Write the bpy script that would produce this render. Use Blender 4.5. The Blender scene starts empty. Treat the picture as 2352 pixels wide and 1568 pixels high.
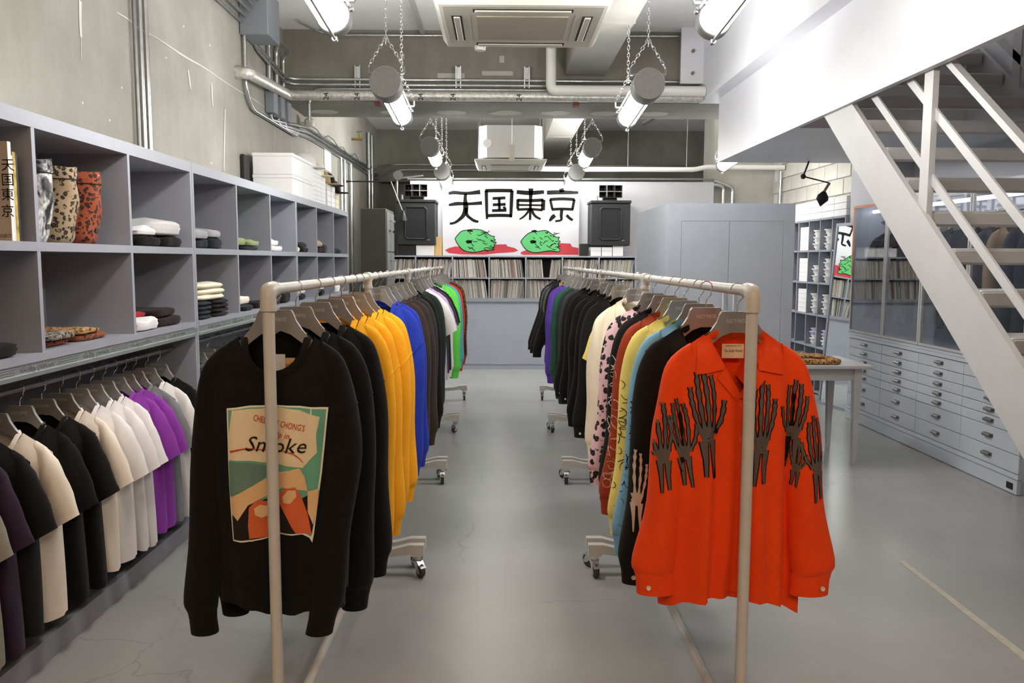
import bpy, bmesh, math, random
from mathutils import Vector, Matrix
from mathutils.bvhtree import BVHTree

SC = bpy.context.scene
COL = SC.collection
R = math.radians
random.seed(7)

# ---------------------------------------------------------------- camera
CAMZ = 1.6
F = 1881.6
YAW = math.atan((1176 - 1150) / F)
PIT = math.atan((784 - 597) / F)
ROLL = R(0.2)
fw = Vector((math.sin(YAW) * math.cos(PIT), math.cos(YAW) * math.cos(PIT), -math.sin(PIT)))
r0 = Vector((math.cos(YAW), -math.sin(YAW), 0))
u0 = r0.cross(fw)
rt = r0 * math.cos(ROLL) + u0 * math.sin(ROLL)
up = -r0 * math.sin(ROLL) + u0 * math.cos(ROLL)
cd = bpy.data.cameras.new('camera')
cd.sensor_width = 36.0
cd.lens = 36.0 * F / 2352
cd.clip_start = 0.05
cam = bpy.data.objects.new('camera', cd)
COL.objects.link(cam)
cam.matrix_world = Matrix(((rt.x, up.x, -fw.x, 0), (rt.y, up.y, -fw.y, 0), (rt.z, up.z, -fw.z, CAMZ), (0, 0, 0, 1)))
SC.camera = cam


def at(x, y, ax, v):
    """point of the place seen at photo pixel (x, y) on the plane ax = v"""
    d = fw + rt * ((x - 1176) / F) - up * ((y - 784) / F)
    i = 'XYZ'.index(ax)
    o = (0, 0, CAMZ)
    t = (v - o[i]) / d[i]
    return Vector((t * d.x, t * d.y, CAMZ + t * d.z))


# ---------------------------------------------------------------- light and exposure
SC.view_settings.view_transform = 'Standard'
SC.view_settings.look = 'None'
SC.view_settings.gamma = 1.0
SC.view_settings.use_curve_mapping = False
SC.view_settings.exposure = 0.0
LAMP_STRENGTH = 56.0
wd = bpy.data.worlds.new('world')
SC.world = wd
wd.use_nodes = True
wd.node_tree.nodes['Background'].inputs[0].default_value = (0.9, 0.95, 1.0, 1)
wd.node_tree.nodes['Background'].inputs[1].default_value = 0.2


def area_light(name, loc, rot, size, energy, color):
    l = bpy.data.lights.new(name, 'AREA')
    l.shape = 'RECTANGLE'
    l.size, l.size_y = size
    l.energy = energy
    l.color = color
    o = bpy.data.objects.new(name, l)
    o.location = loc
    o.rotation_euler = rot
    COL.objects.link(o)
    return o


# warm ceiling lamps over the shop entrance, behind the camera
area_light('entrance_lamp', (-0.6, -1.6, 3.5), (R(28), 0, 0), (1.6, 0.6), 52, (1.0, 0.70, 0.45))
area_light('entrance_lamp', (1.6, -1.6, 3.5), (R(28), 0, 0), (1.6, 0.6), 52, (1.0, 0.70, 0.45))

# ---------------------------------------------------------------- materials


def lin(c):
    if isinstance(c, str):
        c = tuple(int(c[i:i + 2], 16) for i in (0, 2, 4))
    return tuple(((v / 255) / 12.92 if v / 255 <= 0.04045 else ((v / 255 + 0.055) / 1.055) ** 2.4) for v in c) + (1.0,)


MC = {}


def nodes(name):
    m = bpy.data.materials.new(name)
    m.use_nodes = True
    nt = m.node_tree
    return m, nt, nt.nodes['Principled BSDF']


def tex_coord(nt, scale=(1, 1, 1), src='Object'):
    tc = nt.nodes.new('ShaderNodeTexCoord')
    mp = nt.nodes.new('ShaderNodeMapping')
    mp.inputs['Scale'].default_value = scale
    nt.links.new(tc.outputs[src], mp.inputs[0])
    return mp.outputs[0]


def ramp(nt, fac, stops, interp='LINEAR'):
    r = nt.nodes.new('ShaderNodeValToRGB')
    r.color_ramp.interpolation = interp
    e = r.color_ramp.elements
    while len(e) < len(stops):
        e.new(0.5)
    for k, (p, c) in enumerate(stops):
        e[k].position = p
        e[k].color = c
    nt.links.new(fac, r.inputs[0])
    return r.outputs[0]


def noise(nt, vec, scale, detail=4, rough=0.55, dist=0.0):
    n = nt.nodes.new('ShaderNodeTexNoise')
    n.inputs['Scale'].default_value = scale
    n.inputs['Detail'].default_value = detail
    n.inputs['Roughness'].default_value = rough
    n.inputs['Distortion'].default_value = dist
    nt.links.new(vec, n.inputs['Vector'])
    return n.outputs['Fac']


def mixc(nt, a, b, fac, mode='MIX'):
    m = nt.nodes.new('ShaderNodeMix')
    m.data_type = 'RGBA'
    m.blend_type = mode
    for s, v in ((6, a), (7, b)):
        if isinstance(v, tuple):
            m.inputs[s].default_value = v
        else:
            nt.links.new(v, m.inputs[s])
    if isinstance(fac, (int, float)):
        m.inputs[0].default_value = fac
    else:
        nt.links.new(fac, m.inputs[0])
    return m.outputs[2]


def bump(nt, bs, h, strength=0.2, dist=0.01):
    b = nt.nodes.new('ShaderNodeBump')
    b.inputs['Strength'].default_value = strength
    b.inputs['Distance'].default_value = dist
    nt.links.new(h, b.inputs['Height'])
    nt.links.new(b.outputs[0], bs.inputs['Normal'])


def plain(name, c, rough=0.5, metal=0.0, var=0.06, scale=6.0, bmp=0.0, bscale=80.0, spec=0.5, coat=0.0):
    """painted, metal or plastic surface with a little unevenness"""
    if name in MC:
        return MC[name]
    m, nt, bs = nodes(name)
    col = lin(c)
    v = tex_coord(nt)
    n = noise(nt, v, scale, 3)
    dark = tuple(x * (1 - var) for x in col[:3]) + (1,)
    lite = tuple(min(1, x * (1 + var)) for x in col[:3]) + (1,)
    nt.links.new(ramp(nt, n, [(0.3, dark), (0.7, lite)]), bs.inputs['Base Color'])
    bs.inputs['Roughness'].default_value = rough
    bs.inputs['Metallic'].default_value = metal
    bs.inputs['Specular IOR Level'].default_value = spec
    if coat:
        bs.inputs['Coat Weight'].default_value = coat
        bs.inputs['Coat Roughness'].default_value = 0.2
    if bmp:
        bump(nt, bs, noise(nt, v, bscale, 2), bmp, 0.004)
    MC[name] = m
    return m


def fabric(name, c, rough=0.92, var=0.10, weave=420.0, sheen=0.05):
    if name in MC:
        return MC[name]
    m, nt, bs = nodes(name)
    col = lin(c)
    v = tex_coord(nt)
    n = noise(nt, v, 9.0, 3)
    dark = tuple(x * (1 - var) for x in col[:3]) + (1,)
    lite = tuple(min(1, x * (1 + var)) for x in col[:3]) + (1,)
    nt.links.new(ramp(nt, n, [(0.3, dark), (0.7, lite)]), bs.inputs['Base Color'])
    bs.inputs['Roughness'].default_value = rough
    bs.inputs['Specular IOR Level'].default_value = 0.15
    bs.inputs['Sheen Weight'].default_value = sheen
    n1 = noise(nt, v, weave, 2)
    n2 = noise(nt, v, 22.0, 3)
    ad = nt.nodes.new('ShaderNodeMath')
    ad.operation = 'MULTIPLY_ADD'
    nt.links.new(n2, ad.inputs[0])
    ad.inputs[1].default_value = 3.0
    nt.links.new(n1, ad.inputs[2])
    bump(nt, bs, ad.outputs[0], 0.25, 0.004)
    MC[name] = m
    return m


def leopard(name, base, spot, ring, scale=38.0, rough=0.85, mid=None):
    if name in MC:
        return MC[name]
    m, nt, bs = nodes(name)
    v = tex_coord(nt)
    vo = nt.nodes.new('ShaderNodeTexVoronoi')
    vo.inputs['Scale'].default_value = scale
    wv = nt.nodes.new('ShaderNodeVectorMath')
    wv.operation = 'ADD'
    ns = nt.nodes.new('ShaderNodeTexNoise')
    ns.inputs['Scale'].default_value = scale * 1.2
    nt.links.new(v, ns.inputs['Vector'])
    sc = nt.nodes.new('ShaderNodeVectorMath')
    sc.operation = 'SCALE'
    sc.inputs['Scale'].default_value = 0.5 / scale * 1.4
    nt.links.new(ns.outputs['Color'], sc.inputs[0])
    nt.links.new(v, wv.inputs[0])
    nt.links.new(sc.outputs[0], wv.inputs[1])
    nt.links.new(wv.outputs[0], vo.inputs['Vector'])
    c = ramp(nt, vo.outputs['Distance'], [(0.0, lin(mid or base)), (0.12, lin(mid or base)), (0.20, lin(spot)), (0.40, lin(ring)), (0.47, lin(base))])
    c2 = mixc(nt, c, lin(base), ramp(nt, noise(nt, v, scale * 0.8, 2), [(0.60, (0, 0, 0, 1)), (0.68, (1, 1, 1, 1))]))
    nt.links.new(c2, bs.inputs['Base Color'])
    bs.inputs['Roughness'].default_value = rough
    bump(nt, bs, noise(nt, v, 30, 3), 0.3, 0.004)
    MC[name] = m
    return m


def concrete(name, base, dark, lite, streak=True, rough=0.72, sc=1.0):
    m, nt, bs = nodes(name)
    v = tex_coord(nt, (1, 1, 1))
    n1 = noise(nt, v, 1.1 * sc, 6, 0.6)
    c = ramp(nt, n1, [(0.30, lin(dark)), (0.50, lin(base)), (0.68, lin(lite))])
    if streak:
        vs = tex_coord(nt, (5, 5, 0.5))
        n2 = noise(nt, vs, 1.6 * sc, 5, 0.6)
        c = mixc(nt, c, ramp(nt, n2, [(0.35, lin(dark)), (0.7, lin(lite))]), 0.15)
    n3 = noise(nt, v, 26, 5, 0.65)
    c = mixc(nt, c, ramp(nt, n3, [(0.70, (0, 0, 0, 1)), (0.80, (1, 1, 1, 1))]), 0.10, 'SCREEN')
    n4 = noise(nt, v, 130, 3)
    c = mixc(nt, c, ramp(nt, n4, [(0.3, (0.85, 0.85, 0.85, 1)), (0.7, (1, 1, 1, 1))]), 0.6, 'MULTIPLY')
    nt.links.new(c, bs.inputs['Base Color'])
    bs.inputs['Roughness'].default_value = rough
    bump(nt, bs, noise(nt, v, 14, 6, 0.7), 0.12, 0.01)
    return m


def floor_material():
    m, nt, bs = nodes('floor_epoxy')
    v = tex_coord(nt)
    n1 = noise(nt, v, 0.9, 5, 0.6)
    c = ramp(nt, n1, [(0.3, lin('979796')), (0.7, lin('a2a2a1'))])
    n2 = noise(nt, v, 14, 6, 0.7)
    c = mixc(nt, c, ramp(nt, n2, [(0.62, (1, 1, 1, 1)), (0.80, (0.92, 0.915, 0.905, 1))]), 0.15, 'MULTIPLY')
    vo = nt.nodes.new('ShaderNodeTexVoronoi')
    vo.feature = 'DISTANCE_TO_EDGE'
    vo.inputs['Scale'].default_value = 0.45
    wn = nt.nodes.new('ShaderNodeTexNoise')
    wn.inputs['Scale'].default_value = 3.0
    wn.inputs['Detail'].default_value = 5
    nt.links.new(v, wn.inputs['Vector'])
    mx = nt.nodes.new('ShaderNodeVectorMath')
    mx.operation = 'MULTIPLY_ADD'
    nt.links.new(wn.outputs['Color'], mx.inputs[0])
    mx.inputs[1].default_value = (0.35, 0.35, 0.35)
    nt.links.new(v, mx.inputs[2])
    nt.links.new(mx.outputs[0], vo.inputs['Vector'])
    crack = ramp(nt, vo.outputs['Distance'], [(0.0, (1, 1, 1, 1)), (0.0015, (0, 0, 0, 1))])
    gate = ramp(nt, noise(nt, v, 0.8, 2), [(0.50, (0, 0, 0, 1)), (0.58, (1, 1, 1, 1))])
    cm = nt.nodes.new('ShaderNodeMath')
    cm.operation = 'MULTIPLY'
    nt.links.new(crack, cm.inputs[0])
    nt.links.new(gate, cm.inputs[1])
    cm2 = nt.nodes.new('ShaderNodeMath')
    cm2.operation = 'MULTIPLY'
    nt.links.new(cm.outputs[0], cm2.inputs[0])
    cm2.inputs[1].default_value = 0.25
    c = mixc(nt, c, lin('55534f'), cm2.outputs[0])
    nt.links.new(c, bs.inputs['Base Color'])
    rr = nt.nodes.new('ShaderNodeMapRange')
    nt.links.new(noise(nt, v, 2.4, 5, 0.65), rr.inputs[0])
    rr.inputs[3].default_value = 0.20
    rr.inputs[4].default_value = 0.30
    nt.links.new(rr.outputs[0], bs.inputs['Roughness'])
    bs.inputs['Specular IOR Level'].default_value = 0.5
    bump(nt, bs, noise(nt, v, 3.2, 4), 0.06, 0.03)
    return m


def emissive(name, c, s):
    m, nt, bs = nodes(name)
    bs.inputs['Base Color'].default_value = (1, 1, 1, 1)
    bs.inputs['Emission Color'].default_value = c
    bs.inputs['Emission Strength'].default_value = s
    return m


def glass(name, tint=(0.93, 0.95, 0.96, 1), rough=0.0):
    """thin pane: mostly clear, mirror-like at its surface"""
    m = bpy.data.materials.new(name)
    m.use_nodes = True
    nt = m.node_tree
    nt.nodes.clear()
    out = nt.nodes.new('ShaderNodeOutputMaterial')
    mix = nt.nodes.new('ShaderNodeMixShader')
    tr = nt.nodes.new('ShaderNodeBsdfTransparent')
    tr.inputs[0].default_value = tint
    gl = nt.nodes.new('ShaderNodeBsdfGlossy')
    gl.inputs['Roughness'].default_value = rough
    lw = nt.nodes.new('ShaderNodeLayerWeight')
    fr = nt.nodes.new('ShaderNodeMath')
    fr.operation = 'POWER'
    fr.inputs[1].default_value = 3.0
    nt.links.new(lw.outputs['Facing'], fr.inputs[0])
    ma = nt.nodes.new('ShaderNodeMath')
    ma.operation = 'MULTIPLY_ADD'
    ma.inputs[1].default_value = 0.95
    ma.inputs[2].default_value = 0.05
    ma.use_clamp = True
    nt.links.new(fr.outputs[0], ma.inputs[0])
    nt.links.new(ma.outputs[0], mix.inputs[0])
    nt.links.new(tr.outputs[0], mix.inputs[1])
    nt.links.new(gl.outputs[0], mix.inputs[2])
    nt.links.new(mix.outputs[0], out.inputs[0])
    return m


M_WALL = concrete('wall_concrete', '9a978e', '89867b', 'aba8a0')
M_BEAM = concrete('beam_concrete', '817e74', '706d63', '939086')
M_CEIL = concrete('ceiling_concrete', 'f8f8f6', 'eceae6', 'ffffff', streak=False)
M_BLOCK = concrete('block_concrete', 'b4b1a8', '9f9c92', 'c4c1b8', streak=False)
M_FLOOR = floor_material()
M_WHITE = plain('white_paint', 'dfe0e6', 0.45, var=0.015)
M_WHITEWALL = plain('white_wall_paint', 'c4c4c9', 0.6, var=0.02)
M_GREY = plain('grey_lacquer', '9699a3', 0.42, var=0.03, bmp=0.03, bscale=300)
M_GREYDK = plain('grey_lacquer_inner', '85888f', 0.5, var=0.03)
M_CUPB = plain('grey_blue_paint', 'a9afba', 0.5, var=0.03)
M_FILE = plain('pale_grey_enamel', 'c3c7cf', 0.38, var=0.02)
M_STAIR = plain('stair_paint', 'b9b8b8', 0.42, var=0.03)
M_PIPE = plain('rack_pipe_paint', 'c6c2ba', 0.38, var=0.05, scale=14, bmp=0.05, bscale=60)
M_GALV = plain('galvanised_steel', 'c2c5c5', 0.25, metal=0.9, var=0.12, scale=22)
M_CHROME = plain('chrome', 'd9d9d9', 0.12, metal=1.0, var=0.03)
M_STEEL = plain('dull_steel', '8d8d8c', 0.42, metal=0.7, var=0.1, scale=20)
M_FOIL = plain('foil_lagging', 'd2d0ca', 0.36, metal=0.6, var=0.25, scale=30, bmp=0.8, bscale=55)
M_BLACK = plain('black_plastic', '1a1a1b', 0.5, var=0.1)
M_BLACKM = plain('black_metal', '232323', 0.4, metal=0.4, var=0.1)
M_SPEAK = plain('speaker_paint', '1f2023', 0.6, var=0.1)
M_RUBBER = plain('rubber', '3a3a39', 0.7, var=0.1)
M_CARD = plain('white_card', 'ececec', 0.6, var=0.015)
M_KRAFT = plain('kraft_card', 'b99a64', 0.7, var=0.05)
M_BOXG = plain('box_enamel', '7e8389', 0.45, var=0.04)
M_ACP = plain('ac_plastic', 'd8d5c8', 0.5, var=0.02)
M_ACW = plain('ac_casing', 'c8c8c6', 0.5, var=0.02)
M_DUCT = plain('duct_sheet', 'b5b3ac', 0.36, metal=0.55, var=0.08, scale=3)
M_HANG = plain('hanger_plastic', '8a8784', 0.30, var=0.04, scale=20)
M_LETTER = plain('hanger_print', 'd5d0c8', 0.5, var=0.02)
M_INK = plain('black_ink', '131212', 0.85, var=0.05, spec=0.15)
ORD = ['lowest', 'second', 'third', 'fourth', 'fifth', 'sixth', 'seventh', 'eighth', 'ninth']
M_WIRE = plain('lamp_wire', '9b9b99', 0.35, metal=0.8, var=0.05)
M_CAP = plain('lamp_housing', '8b8b8a', 0.5, metal=0.3, var=0.08, scale=40)
M_TUBE = emissive('lit_lamp_glass', (1.0, 0.985, 0.95, 1), LAMP_STRENGTH)
M_GLASS = glass('cabinet_glass')
M_BRASS = plain('brass', '9a7b3a', 0.35, metal=0.9, var=0.1)
M_ORANGE = plain('orange_reflection', 'e88a5c', 0.45, var=0.03)
M_BLIND = plain('dark_void', '3a3935', 0.8, var=0.1)

# ---------------------------------------------------------------- mesh building


class B:
    """collects shapes that become ONE mesh object"""

    def __init__(self):
        self.v = []
        self.f = []

    def add(self, v, f):
        o = len(self.v)
        self.v += [tuple(p) for p in v]
        self.f += [tuple(i + o for i in q) for q in f]
        return self

    def box(self, x0, x1, y0, y1, z0, z1, bev=0.0):
        if bev <= 0:
            v = [(x, y, z) for z in (z0, z1) for y in (y0, y1) for x in (x0, x1)]
            return self.add(v, [(0, 2, 3, 1), (4, 5, 7, 6), (0, 1, 5, 4), (2, 6, 7, 3), (0, 4, 6, 2), (1, 3, 7, 5)])
        b = min(bev, (x1 - x0) / 2.01, (y1 - y0) / 2.01, (z1 - z0) / 2.01)
        idx = {}
        v = []
        for sx in (0, 1):
            for sy in (0, 1):
                for sz in (0, 1):
                    c = ((x0, x1)[sx], (y0, y1)[sy], (z0, z1)[sz])
                    s = (1 - 2 * sx, 1 - 2 * sy, 1 - 2 * sz)
                    for a in range(3):
                        p = [c[k] + (0 if k == a else b * s[k]) for k in range(3)]
                        idx[(sx, sy, sz, a)] = len(v)
                        v.append(p)
        f = []
        for a in range(3):
            o = [k for k in range(3) if k != a]
            for s in (0, 1):
                q = []
                for t in ((0, 0), (1, 0), (1, 1), (0, 1)):
                    k = [0, 0, 0]
                    k[a] = s
                    k[o[0]], k[o[1]] = t
                    q.append(idx[tuple(k) + (a,)])
                f.append(q if (s == 1) != (a == 1) else q[::-1])
        for a in range(3):
            o = [k for k in range(3) if k != a]
            for t in ((0, 0), (1, 0), (1, 1), (0, 1)):
                q = []
                k = [0, 0, 0]
                k[o[0]], k[o[1]] = t
                for s, fa in ((0, o[0]), (1, o[0]), (1, o[1]), (0, o[1])):
                    k[a] = s
                    q.append(idx[tuple(k) + (fa,)])
                f.append(q)
        for sx in (0, 1):
            for sy in (0, 1):
                for sz in (0, 1):
                    f.append([idx[(sx, sy, sz, a)] for a in range(3)])
        return self.add(v, f)

    def tube(self, pts, r, n=10, cap=True, closed=False):
        pts = [Vector(p) for p in pts]
        rs = r if isinstance(r, (list, tuple)) else [r] * len(pts)
        v, f = [], []
        m = len(pts)
        prev = None
        for k, p in enumerate(pts):
            if closed:
                t = pts[(k + 1) % m] - pts[k - 1]
            else:
                t = (pts[min(k + 1, m - 1)] - pts[max(k - 1, 0)])
            t.normalize()
            if prev is None:
                a = Vector((0, 0, 1)) if abs(t.z) < 0.9 else Vector((1, 0, 0))
                nn = t.cross(a).normalized()
            else:
                nn = (prev - t * prev.dot(t)).normalized()
            prev = nn
            bb = t.cross(nn)
            for j in range(n):
                an = 2 * math.pi * j / n
                v.append(p + nn * math.cos(an) * rs[k] + bb * math.sin(an) * rs[k])
        for k in range(m if closed else m - 1):
            k2 = (k + 1) % m
            for j in range(n):
                j2 = (j + 1) % n
                f.append((k * n + j, k * n + j2, k2 * n + j2, k2 * n + j))
        if cap and not closed:
            f.append(tuple(range(n))[::-1])
            f.append(tuple((m - 1) * n + j for j in range(n)))
        return self.add(v, f)

    def cyl(self, p0, p1, r, n=16):
        return self.tube([p0, p1], r, n)

    def prism(self, poly, plane, d0, d1):
        """flat polygon (list of 2-D points) given depth along the axis normal to plane"""
        def P(q, d):
            return {'XZ': (q[0], d, q[1]), 'YZ': (d, q[0], q[1]), 'XY': (q[0], q[1], d)}[plane]
        n = len(poly)
        v = [P(q, d0) for q in poly] + [P(q, d1) for q in poly]
        f = [tuple(range(n)), tuple(range(2 * n - 1, n - 1, -1))]
        for k in range(n):
            k2 = (k + 1) % n
            f.append((k, k + n, k2 + n, k2))
        return self.add(v, f)

    def lathe(self, prof, c=(0, 0, 0), axis='Z', n=20):
        v, f = [], []
        for r_, h in prof:
            for j in range(n):
                a = 2 * math.pi * j / n
                p = (r_ * math.cos(a), r_ * math.sin(a), h)
                if axis == 'Y':
                    p = (p[0], p[2], p[1])
                elif axis == 'X':
                    p = (p[2], p[0], p[1])
                v.append((p[0] + c[0], p[1] + c[1], p[2] + c[2]))
        for k in range(len(prof) - 1):
            for j in range(n):
                j2 = (j + 1) % n
                f.append((k * n + j, k * n + j2, (k + 1) * n + j2, (k + 1) * n + j))
        f.append(tuple(range(n)))
        f.append(tuple((len(prof) - 1) * n + j for j in range(n)))
        return self.add(v, f)

    def grid(self, rows, closed=False):
        m, n = len(rows), len(rows[0])
        v = [p for r_ in rows for p in r_]
        f = []
        for k in range(m - 1):
            for j in range(n if closed else n - 1):
                j2 = (j + 1) % n
                f.append((k * n + j, k * n + j2, (k + 1) * n + j2, (k + 1) * n + j))
        return self.add(v, f)

    def mesh(self, name, smooth=False, fix=True):
        me = bpy.data.meshes.new(name)
        me.from_pydata(self.v, [], self.f)
        if fix:
            bm = bmesh.new()
            bm.from_mesh(me)
            bmesh.ops.recalc_face_normals(bm, faces=bm.faces)
            bm.to_mesh(me)
            bm.free()
        if smooth:
            for p in me.polygons:
                p.use_smooth = True
            if smooth != 'all':
                try:
                    me.set_sharp_from_angle(angle=R(40))
                except Exception:
                    pass
        return me

    def build(self, name, mat, parent=None, smooth=False):
        return link(name, self.mesh(name, smooth), mat, parent)


def ploc(p):
    """world matrix of an unparented or once/twice parented object, before any depsgraph update"""
    m = Matrix.LocRotScale(p.location, p.rotation_euler, p.scale)
    return (ploc(p.parent) @ p.matrix_parent_inverse @ m) if p.parent else m


def link(name, me, mat, parent=None, world=True):
    o = bpy.data.objects.new(name, me)
    COL.objects.link(o)
    if mat is not None:
        if len(me.materials) == 0:
            me.materials.append(mat)
        elif me.materials[0] is not mat:
            o.material_slots[0].link = 'OBJECT'
            o.material_slots[0].material = mat
    if parent is not None:
        o.parent = parent
        if world:
            o.matrix_parent_inverse = ploc(parent).inverted()
    return o


def thing(name, label, cat, loc=(0, 0, 0), rz=0.0, group=None):
    o = bpy.data.objects.new(name, None)
    o.empty_display_size = 0.05
    COL.objects.link(o)
    o.location = loc
    o.rotation_euler = (0, 0, rz)
    return tag(o, label, cat, group)


def tag(o, label, cat, group=None, kind=None):
    o['label'] = label
    o['category'] = cat
    if group:
        o['group'] = group
    if kind:
        o['kind'] = kind
    return o


def struct(o, label=None):
    o['kind'] = 'structure'
    if label:
        o['label'] = label
    return o


def kids(o):
    return [c for c in o.children]


def copy_tree(o, parent=None):
    c = o.copy()
    COL.objects.link(c)
    if parent is not None:
        c.parent = parent
        c.matrix_parent_inverse = o.matrix_parent_inverse.copy()
    for ch in kids(o):
        copy_tree(ch, c)
    return c


TXT = {}


def text_mesh(s, size=1.0, sx=1.0, align='CENTER', depth=0.0, shear=0.0):
    """lettering as flat mesh standing in the XZ plane, reading from -Y"""
    key = (s, size, sx, align, depth, shear)
    if key in TXT:
        return TXT[key]
    cu = bpy.data.curves.new('lettering', 'FONT')
    cu.body = s
    cu.size = size
    cu.align_x = align
    cu.shear = shear
    cu.resolution_u = 2
    cu.extrude = depth
    cu.fill_mode = 'BOTH' if depth else 'FRONT'
    ob = bpy.data.objects.new('lettering_source', cu)
    COL.objects.link(ob)
    bpy.context.view_layer.update()
    dg = bpy.context.evaluated_depsgraph_get()
    me = bpy.data.meshes.new_from_object(ob.evaluated_get(dg))
    bpy.data.objects.remove(ob)
    bpy.data.curves.remove(cu)
    me.name = 'lettering'
    for v in me.vertices:
        x, y, z = v.co
        v.co = (x * sx, -z, y)
    me.materials.clear()
    TXT[key] = me
    return me


def ribbon(pts, w, n_smooth=0):
    """2-D brush stroke: list of (x, z) points with width(s) -> verts2d, faces"""
    pts = [Vector(p) for p in pts]
    for _ in range(n_smooth):
        q = [pts[0]]
        for a, b in zip(pts, pts[1:]):
            q += [a * 0.75 + b * 0.25, a * 0.25 + b * 0.75]
        q.append(pts[-1])
        pts = q
    m = len(pts)
    if isinstance(w, (int, float)):
        ws = [w] * m
    else:
        ws = []
        for k in range(m):
            t = k / (m - 1) * (len(w) - 1)
            i = min(int(t), len(w) - 2)
            ws.append(w[i] + (w[i + 1] - w[i]) * (t - i))
    v, f = [], []
    for k, p in enumerate(pts):
        t = (pts[min(k + 1, m - 1)] - pts[max(k - 1, 0)])
        if t.length < 1e-9:
            t = Vector((1, 0))
        t.normalize()
        nn = Vector((-t.y, t.x)) * ws[k] / 2
        v += [p + nn, p - nn]
    for k in range(m - 1):
        f.append((2 * k, 2 * k + 1, 2 * k + 3, 2 * k + 2))
    return v, f

# ---------------------------------------------------------------- the room
WL, WR = -2.25, 4.15          # left and right wall planes
CEIL = 3.95
Y0, Y1 = -3.6, 15.7           # shop front behind the camera, far wall
BM0, BM1, BMZ = 8.72, 9.64, 3.225   # first cross beam

struct(B().box(WL - 0.2, WR + 0.2, Y0 - 0.2, Y1 + 0.2, -0.15, 0).build('floor', M_FLOOR))
ce = struct(B().box(WL - 0.2, WR + 0.2, Y0 - 0.2, Y1 + 0.2, CEIL, CEIL + 0.2).build('ceiling', M_CEIL))
wl = struct(B().box(WL - 0.2, WL, Y0, Y1, 0, CEIL).build('wall_left', M_WALL))
wr = struct(B().box(WR, WR + 0.2, Y0, Y1, 0, CEIL).build('wall_right', M_WHITEWALL))
struct(B().box(WL - 0.2, WR + 0.2, Y1, Y1 + 0.2, 0, CEIL).build('wall_far', M_BEAM))
struct(B().box(WL - 0.2, WR + 0.2, Y0 - 0.2, Y0, 0, CEIL).build('wall_front', M_WHITEWALL))
wb = struct(B().box(-1.36, 3.2, 12.45, 12.55, 0, 2.775).build('wall_back', M_WHITEWALL))
# cross beams
bmo = struct(B().box(WL, WR, BM0, BM1, BMZ, CEIL + 0.01).build('beam', M_BEAM))
struct(B().box(WL, WR, Y1 - 0.5, Y1, 3.02, CEIL + 0.01).build('beam', M_BEAM))
# square column behind the grey cupboard
struct(B().box(3.22, WR, 12.56, 13.2, 0, CEIL).build('column', M_BLOCK))
# hollow-block facing of the right wall where it shows above the cupboard
blk = B().box(-0.193, 0.193, -0.02, 0.02, -0.093, 0.093, 0.006).mesh('concrete_block')
k = 0
for r_ in range(8):
    z = 2.30 + r_ * 0.2
    for c_ in range(11):
        y = 8.75 + c_ * 0.4 + (0.2 if r_ % 2 else 0)
        if y > 12.4:
            continue
        o = link('concrete_block', blk, M_BLOCK, wr)
        o.location = (WR - 0.005 - random.uniform(0, 0.004), y, z)
        o.rotation_euler = (0, 0, R(90))
# ceiling seams and old formwork scars
for y in (2.2, 4.4, 6.6, 11.4, 13.1):
    B().box(WL, 2.0, y, y + 0.012, CEIL - 0.004, CEIL + 0.01).build('formwork_seam', M_BEAM, ce)
for x in (0.1,):
    B().box(x, x + 0.012, Y0, 8.7, CEIL - 0.004, CEIL + 0.01).build('formwork_seam', M_BEAM, ce)
# pale scars under and on the beam
for x in (-1.95, -1.2, -0.55, 0.05, 0.6, 1.15, 1.7):
    pts = [(x + 0.17 * math.cos(a) * random.uniform(.8, 1.1), 9.30 + 0.15 * math.sin(a) * random.uniform(.8, 1.1)) for a in [i * math.pi / 8 for i in range(16)]]
    B().prism(pts, 'XY', BMZ - 0.003, BMZ + 0.003).build('plaster_patch', M_BLOCK, bmo)
for (x, z, w, h) in ((-0.66, 3.47, 0.28, 0.05), (-0.2, 3.5, 0.32, 0.045), (-0.02, 3.63, 0.05, 0.07), (-1.05, 3.66, 0.05, 0.05)):
    B().box(x, x + w, BM0 - 0.003, BM0 + 0.003, z, z + h).build('plaster_patch', M_BLOCK, bmo)
# cracks and plaster drips on the left wall
M_CRACK = plain('white_plaster', 'cecbc2', 0.8, var=0.04)


def wall_stroke(pts, w, name='crack'):
    q = [at(x, y, 'X', WL + 0.002) for x, y in pts]
    v, f = ribbon([(p.y, p.z) for p in q], w, 1)
    B().add([(WL + 0.003, a[0], a[1]) for a in v], f).build(name, M_CRACK, wl)


wall_stroke([(268, 28), (300, 47), (316, 66), (352, 82), (380, 100), (420, 128), (470, 155), (505, 180), (535, 200), (560, 215), (590, 232), (620, 255)], [0.006, 0.012, 0.004, 0.014, 0.007, 0.005, 0.008, 0.003])
wall_stroke([(184, 2), (184, 45), (186, 85)], [0.03, 0.028, 0.024], 'plaster_drip')
wall_stroke([(186, 85), (186, 135)], [0.006, 0.004], 'plaster_drip')
wall_stroke([(432, 160), (436, 190), (438, 205)], [0.02, 0.03, 0.012], 'plaster_drip')
wall_stroke([(486, 190), (487, 220), (489, 245)], [0.02, 0.034, 0.012], 'plaster_drip')
wall_stroke([(517, 250), (515, 330), (514, 392)], [0.02, 0.03, 0.02], 'plaster_drip')
wall_stroke([(633, 230), (632, 300), (630, 360)], [0.006, 0.006, 0.006])
wall_stroke([(730, 325), (752, 338)], [0.02, 0.01])
for (x, y) in ((188, 235), (250, 275), (278, 200), (480, 103), (484, 373), (380, 132), (420, 60)):
    wall_stroke([(x, y), (x + 3, y + 2)], 0.012, 'plaster_chip')

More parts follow.
